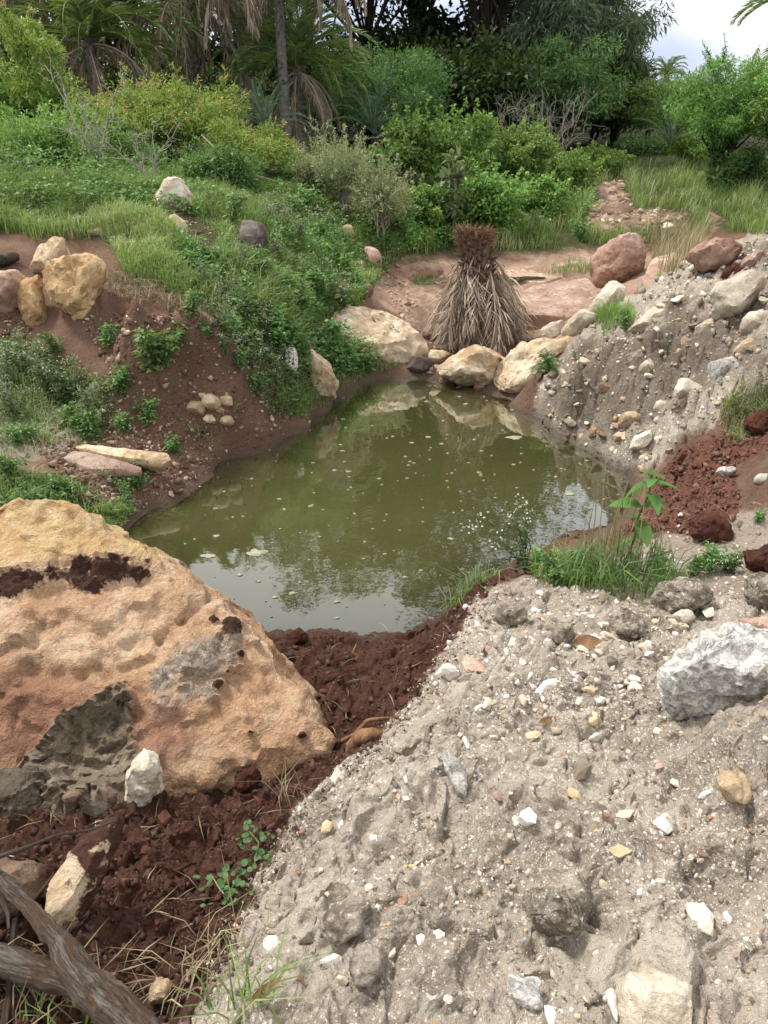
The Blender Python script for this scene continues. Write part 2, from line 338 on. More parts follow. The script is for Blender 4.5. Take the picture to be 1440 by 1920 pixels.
def rbf_eval(x, y):
    r = RW[-3] + RW[-2] * x + RW[-1] * y
    for i in range(len(CW)): r = r + RW[i] * np.sqrt((x - CW[i, 0]) ** 2 + (y - CW[i, 1]) ** 2 + .0009)
    return r
# rows follow y, columns fan out with distance: fine close by, coarse far off
def rows():
    pys = np.concatenate([np.concatenate([np.arange(2600, 1990, -9.), np.arange(1990, 420, -3.1)]), np.arange(420, 232, -2.6)])
    ys = np.array([at_z(720, p, .55)[1] for p in pys])
    near = np.linspace(-6, ys[0] - .02, 18); far = np.geomspace(ys[-1] * 1.06, 900, 26)
    return np.concatenate([near, ys, far])
YR = rows()
XC = (np.concatenate([np.linspace(-9000, -160, 44)[:-1], np.arange(-160, 1600, 3.2), np.linspace(1600, 10400, 44)]) - 720) / F
def wid(y): return np.maximum(y * math.cos(TH) + .9, .75)
GX = wid(YR)[:, None] * XC[None]; GY = np.repeat(YR[:, None], len(XC), 1)
NR, NC = GX.shape
GZ0 = rbf_eval(GX, GY)
far = np.clip((np.hypot(GX, GY) - 60) / 200, 0, 1); GZ0 = GZ0 * (1 - far) + 2.0 * far
P0 = np.stack([GX, GY, GZ0], -1)
QX, QY = project(P0)
POLY = dict(
 m_red=[[(430,1180),(560,1178),(760,1190),(850,1140),(900,1085),(975,1045),(1060,1000),(1140,985),(1000,1060),(925,1105),(880,1160),(830,1230),(790,1300),(745,1360),(690,1425),(620,1460),(560,1500),(500,1600),(440,1720),(395,1850),(370,1970),(-160,1990),(-160,1480),(200,1440),(480,1450),(620,1400),(560,1280)],
        [(195,565),(330,585),(420,612),(430,645),(350,655),(200,640)],
        [(1195,965),(1225,905),(1285,835),(1400,812),(1450,790),(1480,830),(1370,880),(1390,960),(1330,1010),(1240,1000),(1150,1005)]],
 m_dry=[[(150,500),(470,560),(470,700),(150,700)],[(950,1100),(1000,1010),(1190,850),(1500,750),(1500,1060),(1150,1060)]],
 m_grav=[[(905,1115),(985,1085),(1120,1105),(1250,1130),(1440,1105),(2400,1050),(2600,2600),(200,2600),(330,1960),(400,1850),(450,1720),(560,1520),(640,1455),(700,1410),(770,1325),(850,1215)],
         [(990,770),(1030,700),(1090,630),(1140,600),(1225,520),(1300,490),(1440,440),(2200,380),(2200,800),(1440,760),(1290,820),(1220,890),(1165,880),(1060,825)]],
 m_mud=[[(1000,775),(1040,700),(1090,640),(1180,630),(1320,620),(1440,650),(1440,720),(1330,740),(1250,780),(1190,830),(1160,850),(1060,820)], [(1320,500),(1440,460),(1500,480),(1440,530),(1350,520)], [(1250,560),(1300,600),(1440,560),(1440,620),(1330,640),(1240,630)]],
 m_sand=[[(1180,1040),(1240,1000),(1400,960),(1900,900),(1900,1120),(1440,1115),(1250,1135),(1000,1090)], [(-100,760),(110,760),(160,830),(60,860),(-100,850)]],
 m_rock=[[(700,520),(760,492),(850,486),(1000,486),(1100,474),(1270,470),(1240,520),(1130,600),(1060,650),(960,640),(820,650),(760,600),(700,570)],
         [(1060,430),(1105,400),(1118,345),(1165,336),(1180,385),(1290,398),(1310,425),(1200,440)], [(1310,400),(1340,400),(1365,430),(1330,440)], [(600,430),(660,420),(730,480),(690,510),(640,470)]],
 m_grass=[[(-3000,200),(-3000,440),(-300,450),(40,425),(90,440),(150,432),(215,470),(240,530),(330,560),(420,610),(480,600),(500,660),(560,730),(640,715),(700,690),(620,620),(580,600),(690,560),(700,500),(850,476),(1000,480),(1100,465),(1240,460),(1300,440),(1440,430),(4000,380),(4000,200)],
          [(-300,640),(60,640),(150,690),(240,740),(200,820),(60,840),(-300,860)],[(-300,900),(100,890),(180,940),(200,1000),(-300,1000)]])
def blur(a, n=4):
    for _ in range(n):
        a[1:-1] = (a[:-2] + a[1:-1] * 2 + a[2:]) / 4; a[:, 1:-1] = (a[:, :-2] + a[:, 1:-1] * 2 + a[:, 2:]) / 4
    return a
MASK = {}
for k_, polys in POLY.items():
    m_ = np.zeros(GX.shape)
    for pl in polys: m_ = np.maximum(m_, in_poly(QX, QY, pl).astype(float))
    MASK[k_] = blur(m_, 8)
MASK['m_rock'][(QY < 445)] *= .62
MASK['m_mud'] *= .72
MASK['m_red'][(QX < 460) & (QY < 680)] *= .55
MASK['m_grass'][(GY > 17) | (np.hypot(GX, GY) > 25)] = 1
cut = [(190,540),(330,570),(420,615),(470,700),(430,790),(300,720),(180,640)]
MASK['m_grass'][in_poly(QX, QY, cut)] = 0
def hit0(px, py):
    d = ray(px, py); t = np.arange(.8, 9, .02); z = CZ + d[2] * t; h = rbf_eval(d[0] * t, d[1] * t); k = np.argmax(z < h); return np.array([d[0] * t[k], d[1] * t[k], h[k]])
def disp():
    P = P0.reshape(-1, 3); g = lambda k: MASK[k].ravel()
    near = np.clip(1.6 - np.hypot(P[:, 0], P[:, 1]) / 14, .25, 1)
    dz = .030 * fbm(P, 1.6, 3) + .012 * fbm(P, 9, 3)
    red = g('m_red'); grav = g('m_grav'); sand = g('m_sand'); rock = g('m_rock')
    cl = .045 * fbm(P, 4.5, 2, .5, 3., True) + .026 * fbm(P, 12, 3, .62, 9.) - .02 + .016 * fbm(P, 26, 3, .6, 4., True)
    dz = dz + red * (cl + .008 * fbm(P, 50, 2, .6) + .006 * fbm(P, 90, 1, .6, 3., True))
    gb = .045 * fbm(P, 2.6, 3, .5, 5.) + .030 * fbm(P, 7, 4, .62, 2., True) - .016 + .018 * fbm(P, 14, 3, .6, 12.)
    dz = dz + grav * (1 - red) * gb
    dz = dz + grav * .006 * fbm(P, 45, 2, .7)
    bank = in_poly(QX, QY, POLY['m_grav'][1]).ravel() * 1.
    dz = dz + bank * .05 * fbm(P, 4.2, 3, .6, 8., True)
    for px, py, rr, h in ((860,1545,55,-.075),(800,1470,50,.05),(700,1590,45,-.05),(640,1640,55,.035),(1130,1700,45,-.06),(1180,1660,60,.045),(1060,1690,50,.03),(1290,1490,40,-.06),(1400,1400,70,.06),(900,1620,70,-.03),(760,1700,60,.03),(1000,1560,70,.03),(930,1160,40,.03),(1050,1180,50,.025),(1330,1660,60,-.035),(560,1750,50,.03),(1200,1800,60,.03),(1000,1800,50,-.03),(1130,1420,90,-.04),(700,1480,40,.03),(860,1330,50,.04),(800,1400,25,-.03),(1250,1240,40,-.03),(1180,1330,60,-.02),(480,1800,40,-.03),(820,1800,45,.03)):
        c0 = hit0(px, py); m0 = np.linalg.norm(c0 - [0, 0, CZ]) / F * rr; dz = dz + h * np.exp(-(((P[:, 0] - c0[0]) / m0) ** 2 + ((P[:, 1] - c0[1]) / (m0 * 1.2)) ** 2) ** 1.5)
    rk = fbm(P * np.array([.6, 1.6, 1]), 1.6, 3, .5, 4.)
    dz = dz + rock * (np.floor(rk * 5) / 5 * .05 + rk * .02)
    dz = dz * (1 - .7 * sand * (1 - grav)) * near
    c_ = in_poly(QX, QY, cut).ravel() * 1.
    dz = dz + c_ * .03 * fbm(P, 6, 3, .6, 1., True)
    shore = np.clip(np.abs(P[:, 2]) / .12, .35, 1); dz *= shore
    dx = (.02 * red + .02 * grav + .006) * fbm(P, 13, 2, .6, 31.) * near
    dy = (.02 * red + .02 * grav + .006) * fbm(P, 13, 2, .6, 57.) * near
    return np.c_[P[:, 0] + dx, P[:, 1] + dy, P[:, 2] + dz]
PV = disp()
GZ = PV[:, 2].reshape(NR, NC)
ii = (np.arange(NR - 1)[:, None] * NC + np.arange(NC - 1)[None]).ravel()
M_GROUND = mat_ground()
ground = mobj('ground', mesh_np('ground', PV, np.c_[ii, ii + 1, ii + NC + 1, ii + NC], [M_GROUND], True, {k_: v_.ravel() for k_, v_ in MASK.items()}))
tag(ground, 'red soil, grey gravel and turf around the dug pond', kind='structure')
def hz(x, y):
    x = np.atleast_1d(np.asarray(x, float)); y = np.atleast_1d(np.asarray(y, float))
    r = np.clip(np.searchsorted(YR, y) - 1, 0, NR - 2); fr = np.clip((y - YR[r]) / (YR[r + 1] - YR[r]), 0, 1)
    X = x / wid(y); c = np.clip(np.searchsorted(XC, X) - 1, 0, NC - 2); fc = np.clip((X - XC[c]) / (XC[c + 1] - XC[c]), 0, 1)
    return (GZ[r, c] * (1 - fc) + GZ[r, c + 1] * fc) * (1 - fr) + (GZ[r + 1, c] * (1 - fc) + GZ[r + 1, c + 1] * fc) * fr
def hz1(x, y): return float(hz(x, y)[0])
def hit(px, py, tmax=40.):
    """first ground point seen along a photo pixel"""
    d = ray(px, py); t = np.concatenate([np.arange(.8, 12, .02), np.arange(12, tmax, .1)])
    z = CZ + d[2] * t; h = hz(d[0] * t, d[1] * t); k = np.argmax(z < h)
    if not (z < h).any(): k = len(t) - 1
    return np.array([d[0] * t[k], d[1] * t[k], h[k]])
# ------------------------------------------------------------------ water
def make_water():
    S = np.array([at_z(x, y, 0)[:2] for x, y in SHORE]); c = S.mean(0); S2 = c + (S - c) * (1 + .22 / np.linalg.norm(S - c, axis=1))[:, None]
    xs = np.linspace(S2[:, 0].min(), S2[:, 0].max(), 190); ys = np.linspace(S2[:, 1].min(), S2[:, 1].max(), 230)
    X, Y = np.meshgrid(xs, ys); Z = hz(X.ravel(), Y.ravel())
    ins = in_poly(X.ravel(), Y.ravel(), [tuple(p) for p in S2])
    ok = ins & (Z < .06)
    i = (np.arange(229)[:, None] * 190 + np.arange(189)[None]).ravel(); Fq = np.c_[i, i + 1, i + 191, i + 190]
    Fq = Fq[ok[Fq].any(1)]
    u, inv = np.unique(Fq, return_inverse=True)
    V = np.c_[X.ravel(), Y.ravel(), np.zeros(X.size)][u]
    o = mobj('pond_water', mesh_np('pond_water', V, inv.reshape(-1, 4), [mat_water()], True, {'depth': np.clip(-Z[u], 0, 1)}))
    tag(o, 'still olive green pond water reflecting trees and sky', kind='structure')
make_water()
# ------------------------------------------------------------------ rocks
MR = dict(
 orange=mat_rock('orange_sandstone_mat', (.46, .265, .15), (.64, .425, .265), (.78, .61, .44), (.40, .21, .125), .8, dirt=False, hero=True, bump=2.4),
 tan=mat_rock('tan_stone_mat', (.42, .29, .17), (.62, .48, .32), (.74, .64, .49), (.28, .165, .09), 1.6),
 pale=mat_rock('pale_stone_mat', (.44, .36, .27), (.62, .55, .44), (.74, .69, .59), (.33, .235, .15), 1.8),
 cream=mat_rock('cream_stone_mat', (.50, .37, .24), (.70, .57, .42), (.80, .71, .58), (.45, .30, .18), 1.4),
 yellow=mat_rock('yellow_stone_mat', (.36, .20, .09), (.55, .37, .19), (.66, .50, .30), (.22, .12, .06), 1.8),
 pink=mat_rock('pink_stone_mat', (.36, .225, .17), (.49, .335, .26), (.60, .46, .38), (.22, .12, .09), 1.8),
 red=mat_rock('red_stone_mat', (.25, .13, .095), (.39, .24, .18), (.50, .36, .29), (.19, .10, .07), 1.5),
 dark=mat_rock('dark_stone_mat', (.07, .055, .055), (.12, .095, .09), (.20, .16, .14), (.06, .045, .04), 2.),
 brown=mat_rock('brown_stone_mat', (.16, .10, .065), (.25, .165, .115), (.36, .26, .19), (.10, .065, .045), 2.),
 white=mat_rock('white_quartz_mat', (.52, .48, .42), (.70, .66, .60), (.80, .79, .77), (.40, .35, .29), 2.5, dirt=False),
 granite=mat_rock('white_granite_mat', (.54, .52, .48), (.70, .68, .64), (.80, .78, .74), (.42, .38, .32), 2., spk=.34),
 mud=mat_rock('dried_mud_mat', (.12, .096, .07), (.20, .162, .122), (.29, .245, .195), (.13, .10, .075), 2.2, .95, bump=1.6),
 darkmud=mat_rock('dark_mud_mat', (.075, .06, .045), (.135, .11, .082), (.22, .185, .145), (.09, .07, .05), 2.2, .95, bump=1.6, dirt=False),
 redclod=mat_rock('red_clod_mat', (.055, .019, .012), (.088, .031, .020), (.13, .05, .032), (.06, .021, .014), 3., .95, bump=1.6, dirt=False))
# the same stones seen as loose pebbles
MS = {k: mat_rock(k + '_pebble_mat', lo, mid, hi, tuple(x * .7 for x in mid), .12, bump=.008, dirt=False) for k, lo, mid, hi in (
 ('orange', (.36, .185, .11), (.57, .345, .21), (.70, .49, .33)),
 ('tan', (.42, .29, .17), (.62, .48, .32), (.74, .64, .49)),
 ('pale', (.44, .36, .27), (.62, .55, .44), (.74, .69, .59)),
 ('yellow', (.36, .25, .15), (.52, .40, .26), (.62, .51, .37)),
 ('pink', (.36, .225, .17), (.49, .335, .26), (.60, .46, .38)),
 ('red', (.25, .13, .095), (.39, .24, .18), (.50, .36, .29)),
 ('dark', (.07, .055, .055), (.12, .095, .09), (.20, .16, .14)),
 ('brown', (.16, .10, .065), (.25, .165, .115), (.36, .26, .19)),
 ('white', (.52, .48, .42), (.70, .66, .60), (.80, .79, .77)),
 ('granite', (.54, .52, .48), (.70, .68, .64), (.80, .78, .74)),
 ('mud', (.12, .096, .07), (.20, .162, .122), (.29, .245, .195)),
 ('darkmud', (.075, .06, .045), (.135, .11, .082), (.22, .185, .145)),
 ('redclod', (.055, .019, .012), (.088, .031, .020), (.13, .05, .032)))}
def unit3(a): return a / np.maximum(np.linalg.norm(a, axis=-1, keepdims=True), 1e-9)
def hull_mesh(name, pts, edge, amp, seed, mat, smooth=2, fine=1., paint=None, facet=.0, chipk=.14, sharp=36, remesh=False):
    """rounded, noise weathered rock round the hull of pts; edge is the face size"""
    bm = bmesh.new()
    for p in pts: bm.verts.new(p)
    r = bmesh.ops.convex_hull(bm, input=bm.verts)
    junk = [e for e in set(r['geom_interior']) | set(r['geom_unused']) if isinstance(e, bmesh.types.BMVert)]
    bmesh.ops.delete(bm, geom=junk, context='VERTS')
    if remesh:                                  # even mesh for the big boulder
        tm = bpy.data.meshes.new('tmp'); bm.to_mesh(tm); to = col(bpy.data.objects.new('tmp', tm)); md = to.modifiers.new('r', 'REMESH'); md.mode = 'VOXEL'; md.voxel_size = edge
        ev = to.evaluated_get(bpy.context.evaluated_depsgraph_get()).to_mesh(); bm.free(); bm = bmesh.new(); bm.from_mesh(ev); bmesh.ops.triangulate(bm, faces=bm.faces); bpy.data.objects.remove(to); bpy.data.meshes.remove(tm)
    it = 9 if remesh else 0
    while it < 9:
        long = [e for e in bm.edges if e.calc_length() > edge * (1.35 if it > 2 else 2.2)]
        if not long: 
            if it > 2: break
        else:
            bmesh.ops.subdivide_edges(bm, edges=long, cuts=1, use_grid_fill=True); bmesh.ops.triangulate(bm, faces=[f for f in bm.faces if len(f.verts) > 3])
        if it in (1, 2, 3): bmesh.ops.smooth_vert(bm, verts=bm.verts, factor=.4 if smooth > 1 else .12, use_axis_x=True, use_axis_y=True, use_axis_z=True)
        it += 1
    for _ in range(smooth): bmesh.ops.smooth_vert(bm, verts=bm.verts, factor=.5, use_axis_x=True, use_axis_y=True, use_axis_z=True)
    bm.normal_update(); bm.verts.ensure_lookup_table()
    V = np.array([v.co for v in bm.verts]); Nn = np.array([v.normal for v in bm.verts]); Fc = np.array([[v.index for v in f.verts] for f in bm.faces])
    bm.free()
    s = np.ptp(V, axis=0).max(); o = seed * 7.31
    d = amp * s * (.9 * fbm(V, 2.2 / s, 2, .5, o) + .55 * fbm(V, 6.5 / s, 3, .55, o + 5, True) - .3 + fine * .22 * fbm(V, 26 / s, 3, .6, o + 9))
    # flat broken faces: pull the surface towards a few random planes
    rg = np.random.default_rng(seed)
    c = V.mean(0)
    for _ in range(int(facet) + 5):
        n = rg.normal(size=3); n /= np.linalg.norm(n); h = (V - c) @ n; lim = np.quantile(h, rg.uniform(.84, .97))
        V = V - np.clip(h - lim, 0, None)[:, None] * n * .92
    V = V + Nn * d[:, None] * .7
    def chip(V, ns, tilt):
        S = V[rg.choice(len(V), min(ns, len(V)), replace=False)]; T = unit3(rg.normal(size=S.shape)); tau = s / math.sqrt(ns) * .045; out = np.zeros(len(V))
        for a in range(0, len(V), 4000):
            D = np.linalg.norm(V[a:a + 4000, None] - S[None], axis=2); W = np.exp(-(D - D.min(1, keepdims=True)) / tau); W /= W.sum(1, keepdims=True)
            out[a:a + 4000] = (W * np.einsum('nsk,sk->ns', V[a:a + 4000, None] - S[None], T)).sum(1)
        return V + Nn * (out * tilt)[:, None]
    if not remesh: V = chip(V, 22, chipk)
    if len(V) > 700: V = chip(V, 110, chipk * .8)
    if len(V) > 5000: V = chip(V, 500, chipk * 1.3); V = chip(V, 1600, chipk)
    at = {'m_red': np.zeros(len(V)), 'm_grav': np.zeros(len(V))}
    if paint: V = paint(V, Nn, at)
    me = mesh_np(name, V, Fc, [mat], True, at); me.set_sharp_from_angle(angle=R(sharp)); return me
def place(me, name, label, cat, group=None):  # thing
    V = np.empty(len(me.vertices) * 3, np.float32); me.vertices.foreach_get('co', V); V = V.reshape(-1, 3)
    c = V.mean(0).astype(float); c[2] = V[:, 2].min(); me.vertices.foreach_set('co', (V - c).astype(np.float32).ravel()); me.update()
    o = mobj(name, me, None, c); return tag(o, label, cat, group, 'thing')
_seed = [100]
def rock(name, label, out, mat, base=None, lean=.45, thick=None, edge=None, amp=.05, smooth=1, facet=0, cat='rock', group=None, sink=.25, paint=None, yoff=0., y0=None, chipk=.14):
    """boulder whose silhouette is `out` (photo pixels); it stands where its lowest pixel meets the ground"""
    _seed[0] += 1; sd = _seed[0]
    if mat == 'mud' and paint is None:
        def paint(V, Nn, at): at['m_grav'][:] = .5; return V
        amp *= 1.5
    if mat == 'redclod': amp *= 1.9; chipk = .3
    out = [tuple(map(float, p)) for p in out]
    oc = np.mean(out, axis=0); out = [tuple(oc + (np.array(p) - oc) * 1.06) for p in out]
    bx, by = base if base else max(out, key=lambda p: p[1])
    B = hit(min(max(bx, -100), 1540), by)
    if y0: B = at_y(bx, by, y0)
    Y0 = B[1] + yoff
    # mid plane leans back by `lean` metres per metre of height
    def onplane(px, py):
        d = ray(px, py); # y = Y0 + lean*(z - zb)
        t = (Y0 + lean * (CZ - B[2])) / (d[1] - lean * d[2]); return np.array([0, 0, CZ]) + d * t
    mid = np.array([onplane(*p) for p in out]); c = mid.mean(0)
    w = np.ptp(mid[:, 0]); h = np.linalg.norm(np.ptp(mid[:, 1:], axis=0)); th = thick or .8 * min(w, h * 1.3)
    nrm = np.array([0., -1., float(lean)]); nrm /= np.linalg.norm(nrm)
    pts = list(mid) + [c + (p - c) * .66 + nrm * th * .42 for p in mid] + [c + (p - c) * .72 - nrm * th * .6 for p in mid]
    low = mid[:, 2] < np.quantile(mid[:, 2], .45)
    pts += [p - np.array([0, -.05, sink * h]) for p in mid[low]] + [p - np.array([0, -th * .4, sink * h]) for p in mid[low]]
    dist = np.linalg.norm(c - [0, 0, CZ])
    edge = edge or max(dist * .0042, .017 * max(w, h))
    return place(hull_mesh(name, pts, edge, amp, sd, MR[mat] if isinstance(mat, str) else mat, smooth, 1., paint, facet, chipk), name, label, cat, group)

# --- the great orange boulder
def hero_paint(V, Nn, at):
    x, y = project(V)
    red = [(-100,1085),(0,1072),(60,1058),(130,1045),(200,1040),(240,1046),(288,1052),(292,1072),(240,1085),(205,1088),(170,1112),(150,1105),(110,1082),(60,1092),(20,1120),(-100,1150)]
    grv = [(286,1225),(335,1182),(400,1188),(455,1185),(468,1235),(430,1270),(425,1310),(370,1340),(320,1330),(290,1350),(268,1300)]
    mud = [(40,1440),(110,1350),(220,1282),(252,1300),(245,1360),(262,1440),(230,1520),(60,1520)]
    cav = [(120,1385),(160,1348),(238,1338),(246,1400),(235,1450),(170,1470),(105,1450)]
    front = Nn[:, 2] > -.3
    def soft(poly, w):
        r = np.zeros(len(V))
        for k in range(12):
            a = k * 2.4; q = w * math.sqrt((k + .5) / 12); r += in_poly(x + q * math.cos(a), y + q * math.sin(a), poly)
        return r / 12 * front
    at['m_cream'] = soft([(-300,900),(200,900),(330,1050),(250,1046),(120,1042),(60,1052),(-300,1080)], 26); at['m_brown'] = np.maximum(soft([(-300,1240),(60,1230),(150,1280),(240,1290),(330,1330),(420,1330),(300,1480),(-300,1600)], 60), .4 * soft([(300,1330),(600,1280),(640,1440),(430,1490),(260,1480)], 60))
    at['m_red'][:] = .72 * soft(red, 16); 
    for cx, cy, rr in ((430,1178,24),(395,1165,9),(408,1288,13),(400,1168,8),(450,1230,8),(425,1265,6),(565,1380,8),(470,1375,6),(225,1330,5)):
        at['m_red'][:] = np.maximum(at['m_red'], np.clip(1.35 - np.hypot(x - cx, (y - cy) * 1.3) / rr, 0, 1))
    at['m_grav'][:] = .62 * soft(grv, 34); at['m_mud'] = .9 * soft(mud, 16)
    led = [(-100,1090),(60,1062),(240,1050),(300,1060),(280,1090),(160,1120),(40,1130),(-100,1180)]
    V = V - Nn * (soft(led, 16) * .05)[:, None]
    V = V + Nn * (at['m_red'] * (.016 + .016 * fbm(V, 28, 3, .6, 3, True)) + soft(grv, 14) * (.012 + .014 * fbm(V, 24, 3, .65, 7)))[:, None]
    dirn = V - np.array([0, 0, CZ]); dirn /= np.linalg.norm(dirn, axis=1)[:, None]
    V = V + dirn * (soft(cav, 30) * .055 + soft(mud, 12) * (.03 * fbm(V, 16, 4, .65, 2, True) - .015))[:, None]
    rim = soft(mud, 8) * (1 - soft(cav, 22))
    V = V + Nn * (rim * (.022 + .03 * fbm(V, 14, 3, .65, 5, True)))[:, None]
    # chipped hollows and long cracks on the face
    for pts_, wd, dp in (([(0,1220),(60,1205),(75,1170),(60,1150)],12,.022),([(120,1140),(150,1170),(190,1190),(240,1210),(300,1190)],14,.02),([(230,1255),(290,1235),(300,1200),(345,1160),(395,1120)],8,.024),([(255,1100),(265,1085),(330,1090)],10,.014),([(0,1300),(60,1260),(100,1265),(150,1270)],16,.025),([(150,1265),(180,1250),(200,1262)],10,.02)):
        for (ax, ay), (bx, by) in zip(pts_, pts_[1:]):
            L2 = (bx - ax) ** 2 + (by - ay) ** 2; t = np.clip(((x - ax) * (bx - ax) + (y - ay) * (by - ay)) / L2, 0, 1)
            dd = np.hypot(x - ax - t * (bx - ax), y - ay - t * (by - ay)); V = V - Nn * (np.exp(-(dd / wd) ** 2) * dp * front)[:, None]
    return V
HB = [(-260,1000,2.5),(-80,950,2.55),(0,937,2.55),(60,928,2.56),(110,930,2.56),(160,955,2.54),(220,1022,2.5),(300,1050,2.44),(345,1085,2.4),(400,1130,2.34),(470,1190,2.25),(520,1245,2.16),(560,1292,2.08),(600,1340,2.0),(624,1385,1.94),(612,1415,1.88),(570,1440,1.84),(520,1455,1.80),(430,1478,1.75),(330,1470,1.70),(250,1480,1.66),
      (-260,1300,1.9),(-260,1600,1.62),(0,1540,1.6),(120,1520,1.6),(-100,1100,2.36),(60,1110,2.33),(200,1110,2.32),(330,1200,2.16),(150,1250,2.08),(300,1320,1.96),(450,1350,1.92),(60,1400,1.80),(520,1400,1.86),(250,1420,1.78)]
HP = [at_y(*p) for p in HB]
HP += [np.array([x, y, z]) for x, y, z in ((-2.2,2.9,.2),(-2.2,2.7,.8),(-1.4,2.95,.6),(-1.0,2.95,.45),(-.6,2.8,.25),(-.3,2.45,.15),(-.25,2.1,.1),(-.6,1.9,.1),(-1.2,1.8,.1),(-2,1.8,.2),(-1.4,3.0,.1))]
place(hull_mesh('orange_boulder', HP, .0128, .016, 3, MR['orange'], 4, 1.8, hero_paint, -5, .16, 40, True), 'orange_boulder', 'huge orange sandstone boulder with red soil lodged on its ledge, beside the pond', 'boulder')

